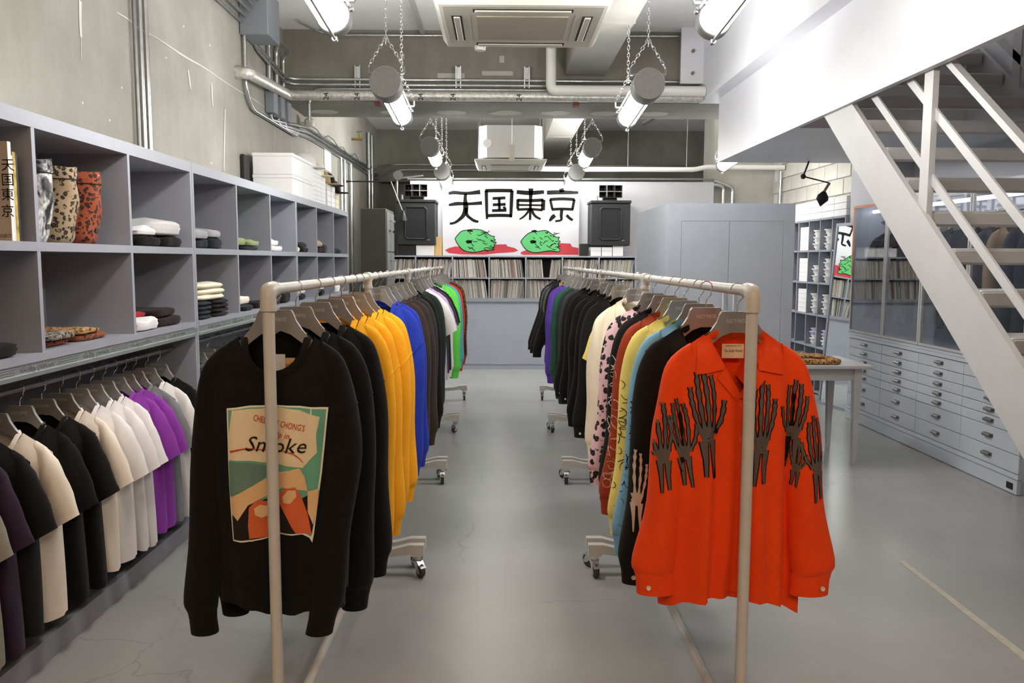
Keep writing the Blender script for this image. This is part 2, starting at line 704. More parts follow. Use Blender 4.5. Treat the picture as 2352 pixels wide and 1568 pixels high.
# ---------------------------------------------------------------- mezzanine over the right side
mz = struct(B().box(2.20, 2.24, -2.0, 8.44, 2.594, 3.24).build('mezzanine', M_WHITE), 'white painted mezzanine edge over the staircase')
B().box(2.24, WR, 6.25, 8.44, 2.594, 3.22).build('slab', M_WHITE, mz)
B().box(3.50, WR, -2.0, 6.25, 2.594, 3.22).build('slab', M_WHITE, mz)
B().box(2.06, 2.20, -2.0, 8.70, 3.225, CEIL).build('upper_fascia', M_WHITE, mz)
B().box(2.20, WR, 8.44, 8.70, 3.225, CEIL).build('upper_end_panel', M_WHITE, mz)
# bolted end plate of the mezzanine beam beside the concrete beam
ep = B().box(1.83, 2.06, 8.56, 8.60, 3.40, CEIL).build('end_plate', M_WHITE, mz)
for z in (3.5, 3.72):
    B().cyl((1.95, 8.54, z), (1.95, 8.57, z), 0.018, 10).build('bolt', M_BEAM, ep)

# ---------------------------------------------------------------- steel staircase
SLP = 0.776
st = thing('staircase', 'open white steel staircase rising under the mezzanine on the right', 'staircase', (2.8, 4.0, 0))


def stair_line(y):
    return 2.244 + (y - 4.99) * SLP


def side_bar(name, x0, x1, ya, yb, lo, hi, parent=st, mat=M_STAIR):
    """sloping flat bar between offsets lo..hi above the tread line"""
    za, zb = stair_line(ya), stair_line(yb)
    return B().prism([(ya, za + lo), (yb, zb + lo), (yb, zb + hi), (ya, za + hi)], 'YZ', x0, x1).build(name, mat, parent)


def stringer(x0, x1):
    def zl(y):
        return stair_line(y) - 0.235
    def zh(y):
        return stair_line(y) + 0.115
    yb = 4.99 + (0 - 2.244 + 0.235) / SLP
    yc = 4.99 + (0 - 2.244 - 0.115) / SLP
    return B().prism([(yc, 0.0), (yb, 0.0), (6.1, zl(6.1)), (6.1, zh(6.1))], 'YZ', x0, x1).build('stringer', M_STAIR, st)


stringer(2.225, 2.255)
stringer(3.395, 3.425)
tread = None
for n in range(-10, 6):
    y = 4.99 + 0.2578 * n
    z = 2.244 + 0.2 * n
    if tread is None:
        t_ = B().box(2.257, 3.393, -0.13, 0.13, -0.022, 0.022, 0.006)
        t_.box(2.257, 3.393, -0.135, -0.095, -0.06, 0.020, 0.012)
        tread = t_.mesh('tread')
    o = link('tread', tread, M_STAIR, st)
    o.location = (0, y, z)
# guard rails: on each side two sloping bars held by posts
for sx, x in ((0, 2.262), (1, 3.40)):
    side_bar('guard_rail', x, x + 0.012, 2.2, 6.1, 0.26, 0.32)
    side_bar('guard_rail', x, x + 0.012, 2.2, 6.1, 0.60, 0.66)
    side_bar('handrail', x - 0.012, x + 0.028, 2.2, 6.1, 0.93, 0.97)
    for y in (3.2, 4.38, 5.52):
        B().box(x - 0.02 * (1 - sx), x + 0.012, y - 0.045, y + 0.045, stair_line(y) - 0.14, stair_line(y) + 0.94).build('post', M_STAIR, st)

# ---------------------------------------------------------------- left wall shelving: three grey units side by side
SX = -1.80
SB = WL + 0.012
CW = 0.812
SU = [2.425, 4.861, 7.297]
un = ['grey cubby shelf unit nearest the camera, with bags and books', 'middle grey cubby shelf unit against the concrete wall', 'far grey cubby shelf unit, with white boxes on its top']
M_STRIP = plain('aluminium_strip', 'aab0b0', 0.32, metal=0.6, var=0.05, scale=40)
M_EMBOSS = plain('embossed_letter', '8c9292', 0.4, metal=0.5, var=0.05)
COUNTER = 1.232
for ui, y0 in enumerate(SU):
    y1 = y0 + 3 * CW
    g = 0.002
    u = thing('cubby_shelf', un[ui], 'shelf', ((SX + SB) / 2, (y0 + y1) / 2, 0), group='grey cubby shelves along the left wall')
    B().box(SB, SX, y0 + g, y1 - g, 2.100, 2.158).build('top_panel', M_GREY, u)
    B().box(SB, SB + 0.012, y0 + 0.03, y1 - 0.03, 0.10, 2.10).build('back_panel', M_GREYDK, u)
    for y in (y0 + g, y1 - 0.026 - g):
        B().box(SB, SX, y, y + 0.026, 0.0, 2.100).build('side_panel', M_GREY, u)
    B().box(SB + 0.012, SX, y0 + 0.028, y1 - 0.028, 1.628, 1.664).build('shelf_board', M_GREY, u)
    B().box(SB + 0.012, SX + 0.005, y0 + 0.028, y1 - 0.028, COUNTER - 0.03, COUNTER).build('shelf_board', M_GREY, u)
    for k in (1, 2):
        yc = y0 + k * CW
        B().box(SB + 0.012, SX - 0.001, yc - 0.012, yc + 0.012, COUNTER, 1.628).build('divider', M_GREY, u)
        B().box(SB + 0.012, SX - 0.001, yc - 0.012, yc + 0.012, 1.664, 2.100).build('divider', M_GREY, u)
    s_ = B().box(SX - 0.03, SX, y0 + 0.028, y1 - 0.028, 1.148, COUNTER - 0.03)
    s_.box(SX, SX + 0.010, y0 + 0.028, y1 - 0.028, 1.148, 1.164)
    s_ = s_.build('front_strip', M_STRIP, u)
    tm = text_mesh('Guilty parties', 0.034, 1.25, depth=0.0008, shear=0.15)
    for k in range(5):
        yc = y0 + 0.30 + k * 0.46
        t = link('embossed_lettering', tm, M_EMBOSS, s_)
        t.location = (SX + 0.0015, yc, 1.172)
        t.rotation_euler = (0, 0, R(90))
        B().box(SX, SX + 0.0018, yc + 0.155, yc + 0.305, 1.171, 1.175).box(SX, SX + 0.0018, yc + 0.155, yc + 0.305, 1.180, 1.184).box(SX, SX + 0.0018, yc + 0.155, yc + 0.305, 1.189, 1.193).build('embossed_lines', M_EMBOSS, s_)
    B().box(SB + 0.012, SX - 0.03, y0 + 0.028, y1 - 0.028, 0.0, 0.085).build('base_board', M_GREYDK, u)
    B().box(SX - 0.03, SX, y0 + 0.028, y1 - 0.028, 0.0, 0.098).build('plinth', M_GREY, u)
    B().cyl((-1.94, y0 + 0.028, 1.075), (-1.94, y1 - 0.028, 1.075), 0.012, 10).build('hanging_rod', M_STEEL, u, True)

# ---------------------------------------------------------------- record shelf below the banner
RX = [-1.77 + 0.533 * i for i in range(8)]
rs = thing('record_shelf', 'long grey record shelf on a plain cabinet base under the banner', 'shelf', (0.1, 12.15, 0))
B().box(RX[0], RX[-1], 11.95, 12.40, 1.640, 1.662).build('top_panel', M_GREY, rs)
B().box(RX[0], RX[-1], 11.95, 12.40, 1.326, 1.346).build('shelf_board', M_GREY, rs)
B().box(RX[0], RX[-1], 11.93, 12.40, 0.996, 1.045).build('shelf_board', M_GREY, rs)
B().box(RX[0], RX[-1], 12.38, 12.40, 1.045, 1.64).build('back_panel', M_BLACK, rs)
for i, x in enumerate(RX):
    for za, zb in ((1.045, 1.326), (1.346, 1.640)):
        B().box(x - 0.011, x + 0.011, 11.952, 12.378, za, zb).build('divider', M_GREY, rs)
for i in range(3):
    xa = RX[0] + i * (RX[-1] - RX[0]) / 3
    B().box(xa + 0.002, xa + (RX[-1] - RX[0]) / 3 - 0.002, 11.955, 12.40, 0.075, 0.996).build('base_cabinet', M_CUPB, rs)
B().box(RX[0], RX[-1], 11.965, 12.38, 0.0, 0.075).build('kick_board', M_CUPB, rs)

rec_pal = [plain('record_sleeve_%d' % i, c, 0.55, var=0.12, scale=40) for i, c in enumerate(
    ('cfcbc4', 'b4afa6', '9a948a', '7f7a72', 'dcdad6', 'aaa29b', '8d847e', '66625f', 'c0bbb0', '9b9f99', '767f78', 'b3705f', 'a32f35', '3c3d40', 'd3cfd0', 'c4c0a4'))]
rec_w = [9, 9, 8, 6, 9, 6, 5, 4, 8, 4, 2, 1, 1, 2, 7, 4]
rec_me = B().box(-0.5, 0.5, 0, 0.315, 0, 1).mesh('vinyl_record')
cells = [(1, c) for c in range(7)] + [(0, c) for c in range(2, 6)] + [(0, 6)]
where = ['first', 'second', 'third', 'fourth', 'fifth', 'sixth', 'seventh']
stuff = {}
nrec = 0
for row, c in cells:
    zb = 1.347 if row else 1.046
    x = RX[c] + 0.016
    xe = RX[c + 1] - 0.016
    gap = {0: 0.02, 2: 0.015, 4: 0.09}.get(c, 0.0) if row else 0.0
    lean_to = random.choice((1, -1))
    k = 0
    lab = 'thin vinyl record sleeve in the %s row, %s compartment of the record shelf' % ('upper' if row else 'lower', where[c])
    while x < xe - 0.012:
        w = random.uniform(0.0045, 0.0085)
        h = random.uniform(0.252, 0.268) if random.random() > 0.05 else random.uniform(0.19, 0.24)
        if row and c == 4 and abs(x - (RX[4] + 0.30)) < 0.045:
            x += 0.09
            lean_to = -lean_to
        lean = lean_to * R(2.0 + 7.0 * (x - RX[c]) / 0.533)
        if x + w > xe or x + h * math.sin(lean) > xe or x + h * math.sin(lean) < RX[c] + 0.012:
            lean = 0
        mat = random.choices(rec_pal, rec_w)[0]
        y = 11.985 + random.uniform(0, 0.02)
        if k % 3 == 0 and nrec < 300:
            o = link('vinyl_record', rec_me, mat)
            o.location = (x + w / 2, y, zb)
            o.scale = (w, 1, h)
            o.rotation_euler = (0, lean, 0)
            tag(o, lab, 'record', 'records in the %s row, %s compartment' % ('upper' if row else 'lower', where[c]))
            nrec += 1
        else:
            b = stuff.setdefault(mat.name, B())
            mtx = Matrix.Translation((x + w / 2, y, zb)) @ Matrix.Rotation(lean, 4, 'Y')
            v = [mtx @ Vector((sx * w / 2, sy, sz)) for sz in (0, h) for sy in (0, 0.315) for sx in (-1, 1)]
            b.add(v, [(0, 2, 3, 1), (4, 5, 7, 6), (0, 1, 5, 4), (2, 6, 7, 3), (0, 4, 6, 2), (1, 3, 7, 5)])
        x += w + random.uniform(0.0002, 0.0012)
        k += 1
allb = B()
fm = []
mats = []
for mi, (nm, b) in enumerate(stuff.items()):
    allb.add(b.v, b.f)
    fm += [mi] * len(b.f)
    mats.append(MC[nm])
me = allb.mesh('record_sleeves')
for m_ in mats:
    me.materials.append(m_)
for p, i in zip(me.polygons, fm):
    p.material_index = i
o = bpy.data.objects.new('record_sleeves', me)
COL.objects.link(o)
tag(o, 'tightly packed thin record sleeves filling the long record shelf', 'records', kind='stuff')

# ---------------------------------------------------------------- painted banner
BY = 12.235
bn = thing('banner', 'white painted panel with four black brush characters and green heads', 'artwork', (0.15, 12.26, 1.663))
B().box(-0.862, 1.157, BY, BY + 0.03, 1.663, 2.70).build('panel', plain('banner_white', 'bdbdc1', 0.6, var=0.02), bn)


def bz(p):
    q = at(800 + p[0] / 3.459, 380 + p[1] / 3.459, 'Y', BY)
    return (q.x, q.z)


def paint(name, strokes, mat, lift, parent=bn):
    b = B()
    for pts, w in strokes:
        w = [a * 0.0023 for a in w] if isinstance(w, (list, tuple)) else w * 0.0023
        v, f = ribbon([bz(p) for p in pts], w, 2)
        b.add([(q[0], BY - lift, q[1]) for q in v], f)
    return b.build(name, mat, parent)


CH = {
    'character': [
        [([(797, 222), (840, 212), (930, 224), (1048, 210)], [16, 24, 20, 30]), ([(798, 314), (870, 300), (950, 306), (1062, 297)], [12, 24, 18, 24]),
         ([(932, 222), (927, 275), (936, 335), (918, 395), (880, 432), (845, 456), (806, 462)], [18, 22, 34, 26, 18, 14, 14]), ([(938, 335), (938, 390), (965, 416), (1000, 440), (1034, 446)], [26, 20, 18, 18, 12])],
        [([(1096, 198), (1098, 300), (1102, 425)], [22, 20, 14]), ([(1088, 200), (1200, 198), (1304, 200)], 22), ([(1300, 198), (1296, 300), (1291, 412)], [22, 22, 16]), ([(1104, 398), (1200, 395), (1296, 398)], 20),
         ([(1146, 262), (1248, 257)], 18), ([(1148, 312), (1250, 308)], 18), ([(1142, 358), (1256, 355)], 18), ([(1198, 260), (1201, 356)], 17), ([(1232, 328), (1250, 346)], 16)],
        [([(1338, 210), (1440, 220), (1556, 210)], [24, 28, 22]), ([(1451, 182), (1448, 280), (1444, 432)], [34, 18, 14]), ([(1346, 268), (1346, 345)], 18), ([(1346, 276), (1450, 279), (1552, 274)], 20), ([(1550, 272), (1546, 355)], 26),
         ([(1348, 313), (1548, 316)], 12), ([(1342, 350), (1450, 345), (1544, 354)], 16), ([(1440, 350), (1415, 385), (1390, 410), (1360, 427)], [18, 14, 12, 8]), ([(1455, 350), (1480, 402), (1528, 426)], [18, 16, 12])],
        [([(1578, 215), (1690, 212), (1828, 215)], [26, 28, 16]), ([(1692, 182), (1700, 212)], 30), ([(1602, 270), (1700, 263), (1798, 270)], 20), ([(1604, 268), (1622, 348)], 16), ([(1796, 268), (1780, 348)], 18), ([(1616, 349), (1700, 343), (1788, 349)], 18),
         ([(1697, 348), (1690, 400), (1697, 436), (1644, 442)], [22, 20, 14, 12]), ([(1642, 395), (1622, 410), (1598, 442)], [24, 26, 10]), ([(1734, 393), (1756, 418), (1783, 434)], [20, 18, 14])]]}
for st_ in CH['character']:
    paint('painted_character', st_, M_INK, 0.002)
M_RED = plain('red_paint', 'ab2b35', 0.6, var=0.05)
M_GREEN = plain('green_paint', '4fa861', 0.6, var=0.05)


def flat_poly(name, pts, mat, lift):
    v = [(bz(p)[0], BY - lift, bz(p)[1]) for p in pts]
    return B().add(v, [tuple(range(len(v)))]).build(name, mat, bn)


flat_poly('red_pool', [(768, 672), (800, 655), (850, 642), (1000, 650), (1150, 628), (1255, 625), (1262, 640), (1322, 655), (1352, 675), (1315, 688), (1180, 697), (1080, 708), (900, 706), (800, 695)], M_RED, 0.0015)
flat_poly('red_pool', [(1366, 700), (1380, 682), (1430, 668), (1550, 660), (1680, 616), (1765, 620), (1778, 645), (1828, 655), (1828, 709), (1390, 709)], M_RED, 0.0015)
H1 = [(848, 580), (868, 552), (900, 518), (950, 512), (1000, 505), (1060, 512), (1088, 526), (1112, 545), (1140, 562), (1166, 561), (1150, 580), (1174, 590), (1150, 603), (1182, 612), (1155, 628), (1166, 645), (1140, 650), (1162, 668), (1128, 674), (1080, 672), (1020, 690), (960, 688), (915, 674), (890, 652), (862, 615)]
H2 = [(1370, 605), (1395, 568), (1440, 530), (1500, 524), (1572, 512), (1610, 540), (1630, 556), (1655, 572), (1682, 566), (1664, 590), (1690, 606), (1662, 616), (1678, 640), (1656, 650), (1688, 664), (1672, 690), (1612, 675), (1560, 682), (1480, 696), (1420, 676), (1392, 645)]
for H, dx, sd in ((H1, 0, 3), (H2, 510, 5)):
    flat_poly('green_head', H, M_GREEN, 0.003)
    paint('head_outline', [(H + [H[0]], 5)], M_INK, 0.004)
    rg = random.Random(sd)
    ln = []
    for n in range(26):
        cx, cy = rg.uniform(945, 1135), rg.uniform(530, 665)
        a = rg.uniform(-0.6, 0.9)
        L = rg.uniform(18, 52)
        bend = rg.uniform(-14, 14)
        ln.append(([(cx + dx, cy), (cx + dx + L * 0.5 * math.cos(a) + bend * 0.3, cy + L * 0.5 * math.sin(a) + bend), (cx + dx + L * math.cos(a), cy + L * math.sin(a))], [3, 5, 2]))
    ln.append(([(932 + dx, 605), (955 + dx, 597), (985 + dx, 607), (955 + dx, 612), (938 + dx, 614)], [4, 12, 12, 12, 5]))
    ln.append(([(945 + dx, 522), (975 + dx, 517), (990 + dx, 524)], [6, 12, 5]))
    paint('head_lines', ln, M_INK, 0.004)['kind'] = 'stuff'

# ---------------------------------------------------------------- speakers with horns
M_GRILLE = plain('speaker_grille', '15161a', 0.8, var=0.2, scale=200)


def speaker(x0, x1, label, horn_label, wall):
    xc = (x0 + x1) / 2
    s = thing('loudspeaker', label, 'speaker', (xc, 12.1, 1.812), group='black loudspeakers beside the banner')
    B().box(x0, x1, 11.95, 12.42 if wall else 12.42, 1.812, 2.42, 0.012).build('cabinet', M_SPEAK, s)
    B().box(x0 - 0.012, x1 + 0.012, 11.935, 12.42, 2.42, 2.462, 0.008).build('lid', M_SPEAK, s)
    fr = B()
    gx0, gx1, gz0, gz1 = xc - 0.155, xc + 0.155, 1.90, 2.355
    fr.tube([(gx0 + 0.03, 11.947, gz0), (gx1 - 0.03, 11.947, gz0), (gx1, 11.947, gz0 + 0.03), (gx1, 11.947, gz1 - 0.03), (gx1 - 0.03, 11.947, gz1), (gx0 + 0.03, 11.947, gz1), (gx0, 11.947, gz1 - 0.03), (gx0, 11.947, gz0 + 0.03)], 0.014, 8, closed=True)
    fr.build('grille_frame', M_BLACK, s)
    B().box(gx0, gx1, 11.945, 11.95, gz0, gz1).build('grille', M_GRILLE, s)
    B().box(xc + 0.16, xc + 0.2, 11.944, 11.95, 1.88, 1.895).build('badge', M_STEEL, s)
    h = thing('horn', horn_label, 'speaker', (xc, 12.05, 2.462), group='multicell horns on the loudspeakers')
    xa = xc - 0.17
    for a in range(3):
        for c in range(2):
            cx, cz = xa + 0.055 + a * 0.113, 2.50 + 0.045 + c * 0.092
            hb = B()
            o_, i_ = 0.055, 0.046
            yb = 11.96 + 0.02 * abs(a - 1)
            rows = []
            for (hx, hz, y) in ((o_, 0.044, yb), (o_ * 0.5, 0.025, yb + 0.16)):
                rows.append([(cx - hx, y, cz - hz), (cx + hx, y, cz - hz), (cx + hx, y, cz + hz), (cx - hx, y, cz + hz)])
            inner = []
            for (hx, hz, y) in ((i_, 0.036, yb), (0.012, 0.01, yb + 0.13)):
                inner.append([(cx - hx, y, cz - hz), (cx + hx, y, cz - hz), (cx + hx, y, cz + hz), (cx - hx, y, cz + hz)])
            hb.grid([rows[1], rows[0], inner[0], inner[1]], closed=True)
            hb.add(inner[1], [(0, 1, 2, 3)]).add(rows[1], [(0, 1, 2, 3)])
            hb.build('horn_cell', M_BLACK, h)
    B().box(xc - 0.1, xc + 0.1, 12.05, 12.22, 2.464, 2.52).build('horn_base', M_BLACK, h)
    B().cyl((xa - 0.03, 12.0, 2.462), (xa - 0.03, 12.0, 2.53), 0.018, 10).build('driver', M_STEEL, h, True)


speaker(-1.508, -0.947, 'black loudspeaker left of the banner', 'black multicell horn on the left loudspeaker', 0)
speaker(1.303, 1.872, 'black loudspeaker right of the banner', 'black multicell horn on the right loudspeaker', 0)
# boxes the speakers stand on and things beside the banner
tag(B().box(-1.5, -1.24, 11.98, 12.3, 1.664, 1.81).build('support_box', M_BLACK), 'black box under the left loudspeaker', 'box')
tag(B().box(-1.23, -0.98, 11.98, 12.3, 1.664, 1.81).build('support_box', M_CARD), 'white box under the left loudspeaker', 'box')
tag(B().box(1.155, 1.285, 12.02, 12.2, 1.664, 1.845, 0.008).build('small_speaker', M_BLACK), 'small black speaker box standing right of the banner', 'speaker')
tag(B().box(-0.99, -0.875, 12.10, 12.30, 1.664, 1.935).build('cardboard_box', M_KRAFT), 'brown cardboard box wedged left of the banner', 'box')
for i, (xa, xb, za, zb) in enumerate(((1.31, 1.46, 1.664, 1.734), (1.47, 1.62, 1.664, 1.734), (1.31, 1.46, 1.736, 1.790), (1.47, 1.62, 1.736, 1.790), (1.63, 1.78, 1.664, 1.81))):
    tag(B().box(xa, xb, 11.99, 12.28, za, zb).build('card_box', M_CARD), ['lower left', 'lower middle', 'upper left', 'upper middle', 'rightmost'][i] + ' white card box under the right loudspeaker', 'box', 'white boxes under the right loudspeaker')

# ---------------------------------------------------------------- dark metal cabinet in the far left corner
dk = thing('metal_cabinet', 'tall dark olive metal cabinet in the far left corner', 'cabinet', (-1.63, 11.0, 0))
M_OLIVE = plain('dark_olive_metal', '41433d', 0.5, var=0.06)
M_EQUIP = plain('equipment_panel', '6e7170', 0.45, metal=0.3, var=0.1, scale=30)
B().box(-1.795, -1.472, 10.6, 11.36, 0, 2.25, 0.006).build('body', M_OLIVE, dk)
for j, (ya, yb) in enumerate(((10.63, 10.97), (10.99, 11.33))):
    for i in range(4):
        d = B().box(-1.472, -1.462, ya, yb, 0.15 + i * 0.52, 0.65 + i * 0.52).build('door', M_EQUIP, dk)
        B().box(-1.462, -1.445, (ya + yb) / 2 - 0.06, (ya + yb) / 2 + 0.06, 0.40 + i * 0.52, 0.425 + i * 0.52).build('handle', M_CHROME, d)
        B().cyl((-1.462, yb - 0.05, 0.55 + i * 0.52), (-1.44, yb - 0.05, 0.55 + i * 0.52), 0.014, 8).build('lock', M_STEEL, d)

# ---------------------------------------------------------------- grey cupboard with double doors
CX0, CX1, CY0, CY1, CZ = 1.420, 2.502, 7.0, 8.6, 2.085
cb = thing('cupboard', 'tall blue-grey cupboard with two flush doors', 'cupboard', ((CX0 + CX1) / 2, (CY0 + CY1) / 2, 0))
B().box(CX0, CX1, CY0 + 0.02, CY1, 0, CZ).build('body', M_CUPB, cb)
dx0, dx1, dzm, dxm = at(1566, 508, 'Y', CY0).x, at(1800, 508, 'Y', CY0).x, at(1676, 508, 'Y', CY0).z, at(1676, 508, 'Y', CY0).x
f_ = B().box(CX0, dx0 - 0.002, CY0, CY0 + 0.02, 0, CZ).box(dx1 + 0.002, CX1, CY0, CY0 + 0.02, 0, CZ).box(dx0 - 0.002, dx1 + 0.002, CY0, CY0 + 0.02, dzm + 0.002, CZ)
f_.build('face_frame', M_CUPB, cb)
for xa, xb, hx in ((dx0, dxm - 0.0015, dxm - 0.045), (dxm + 0.0015, dx1, dxm + 0.045)):
    d = B().box(xa, xb, CY0 + 0.001, CY0 + 0.02, 0.06, dzm).build('door', M_CUPB, cb)
    hz = at(1663, 690, 'Y', CY0).z
    B().lathe([(0.016, 0), (0.016, 0.01), (0.008, 0.012), (0.008, 0.03)], (hx, CY0 - 0.03, hz + 0.07), 'Y', 12).tube([(hx, CY0 - 0.03, hz + 0.07), (hx, CY0 - 0.036, hz), (hx, CY0 - 0.03, hz - 0.085)], 0.010, 8).build('handle', M_STAIR, d, True)

# ---------------------------------------------------------------- shelf of white boxes, mirror, white pier
XS = 3.80
sh = thing('box_shelf', 'pale grey cube shelf of white boxes against the right wall', 'shelf', (3.97, 9.8, 0))
YS = [9.08 + 0.354 * i for i in range(6)]
ZS = [0.03, 0.19, 0.565, 0.95, 1.335, 1.722, 2.095]
for z in ZS:
    B().box(XS, WR - 0.03, YS[0], YS[-1], z - 0.011, z + 0.011).build('shelf_board', M_GREY, sh)
for y in YS:
    B().box(XS, WR - 0.03, y - 0.010, y + 0.010, 0.0, 2.106).build('divider', M_GREY, sh)
B().box(WR - 0.04, WR - 0.03, YS[0], YS[-1], 0, 2.1).build('back_panel', M_GREY, sh)
M_LILAC = plain('lilac_card', 'c9c2dd', 0.6, var=0.03)
colname = ['nearest', 'second', 'third', 'fourth', 'far']
rown = {1: 'bottom', 2: 'low', 3: 'middle', 4: 'upper', 5: 'top'}
for col in range(4):
    for r_ in range(2, 6):
        zb = ZS[r_] + 0.012
        grp = 'white boxes in the %s row, %s column' % (rown[r_], colname[col])
        if col == 3 or col == 2 and False:
            for i in range(5 if r_ > 2 else 0):
                tag(B().box(XS + 0.02, XS + 0.28, YS[col] + 0.03, YS[col + 1] - 0.02, zb + i * 0.058, zb + i * 0.058 + 0.056).build('shoe_box', M_CARD),
                    '%s flat white box of the stack in the %s row beside the cupboard' % (ORD[i], rown[r_]), 'box', grp)
        else:
            nb = {5: 6, 4: (7 if col < 2 else 5), 3: 6, 2: 5}[r_]
            for i in range(nb):
                j = random.uniform(-0.01, 0.01)
                w = 0.055 + (0.012 if i % 2 else 0) + random.uniform(0, .006)
                yc = YS[col] + 0.245 + j
                b_ = B()
                b_.lathe([(w * 0.85, 0.0), (w, 0.026), (w, 0.027), (w * 1.18, 0.028), (w * 1.18, 0.038), (w * 0.8, 0.040)], (XS + 0.10, yc, zb + i * 0.0405), 'Z', 12)
                tag(b_.build('white_tub', M_LILAC if (r_ == 2 and i > 2) else M_CARD, None, True), '%s small lidded tub of the stack in the %s row, %s column' % (ORD[i], rown[r_], colname[col]), 'tub', 'white tubs in the %s row, %s column' % (rown[r_], colname[col]))
for lv in range(3):
    for c in range(5):
        ya = YS[0] + 0.01 + c * 0.34
        tag(B().box(XS + 0.01, XS + 0.3, ya, ya + 0.333, 2.107 + lv * 0.072, 2.107 + lv * 0.072 + 0.069, 0.003).build('shoe_box', M_CARD),
            '%s flat white box from the pier in the %s layer on the box shelf' % (['first', 'second', 'third', 'fourth', 'fifth'][c], ['bottom', 'middle', 'top'][lv]), 'box', '%s layer of white boxes on the box shelf' % ['bottom', 'middle', 'top'][lv])
struct(B().box(3.84, WR, 8.32, 9.06, 0, 2.594).build('pier', M_WHITEWALL), 'white pier between the box shelf and glass cabinet')

# leaning mirror
m_, nt, bs = nodes('mirror_glass')
bs.inputs['Base Color'].default_value = (0.86, 0.90, 0.89, 1)
bs.inputs['Metallic'].default_value = 1.0
bs.inputs['Roughness'].default_value = 0.01
M_MIRROR = m_
mr = thing('mirror', 'tall grey-framed mirror leaning beside the glass cabinet', 'mirror', (3.66, 8.80, 0))
mr.rotation_euler = (0, R(4.0), R(9.7))
mw, mh = 0.33, 2.02


def local(o, par):
    o.matrix_parent_inverse = Matrix.Identity(4)
    return o


local(B().box(-0.004, 0.012, -mw + 0.03, mw - 0.03, 0.03, mh - 0.03).build('mirror_glass', M_MIRROR, mr), mr)
fr = B()
for (ya, yb, za, zb) in ((-mw, -mw + 0.032, 0, mh), (mw - 0.032, mw, 0, mh), (-mw + 0.032, mw - 0.032, 0, 0.032), (-mw + 0.032, mw - 0.032, mh - 0.032, mh)):
    fr.box(-0.012, 0.018, ya, yb, za, zb)
local(fr.build('frame', M_GREY, mr), mr)

# ---------------------------------------------------------------- drawer cabinet with glass showcase on top
FX = 3.555
FYS = [5.46, 6.19, 6.88, 7.55, 8.27]
FZ = [0.142, 0.272, 0.416, 0.492, 0.568, 0.653, 0.738, 0.828]
fc = thing('drawer_cabinet', 'pale grey plan-chest of many shallow drawers under the glass showcase', 'cabinet', (3.85, 6.9, 0))
B().box(FX + 0.018, WR - 0.02, FYS[0], FYS[-1], 0.0, 0.86).build('body', M_FILE, fc)
B().box(FX - 0.012, FX + 0.018, FYS[0] - 0.012, FYS[-1], 0.005, 0.100).build('plinth', M_FILE, fc)
B().box(FX - 0.004, FX + 0.018, FYS[0] - 0.004, FYS[-1], 0.106, 0.139).build('base_rail', M_FILE, fc)
B().box(FX - 0.010, WR - 0.02, FYS[0] - 0.01, FYS[-1], 0.834, 0.862).build('top_rail', M_FILE, fc)
bd = B().box(FX - 0.016, FX - 0.011, 5.49, 5.56, 0.03, 0.075).build('nameplate', M_BLACKM, fc)
dcache = {}
for c in range(4):
    for r_ in range(7):
        ya, yb, za, zb = FYS[c] + 0.0025, FYS[c + 1] - 0.0025, FZ[r_] + 0.0025, FZ[r_ + 1] - 0.0025
        d = B().box(FX, FX + 0.017, ya, yb, za, zb, 0.002).build('drawer', M_FILE, fc)
        yc, zc = (ya + yb) / 2, (za + zb) / 2 + 0.004
        h = B()
        h.prism([(0.0, 0.010), (-0.022, 0.012), (-0.028, 0.002), (-0.026, -0.010), (-0.020, -0.010), (-0.021, 0.001), (-0.018, 0.006), (0.0, 0.004)], 'XZ', -0.045, 0.045)
        h.box(-0.002, 0.0, -0.055, 0.055, -0.014, 0.014)
        ho = link('handle', h.mesh('handle') if 'h' not in dcache else dcache['h'], M_STEEL, d)
        dcache['h'] = ho.data
        ho.location = (FX, yc, zc)

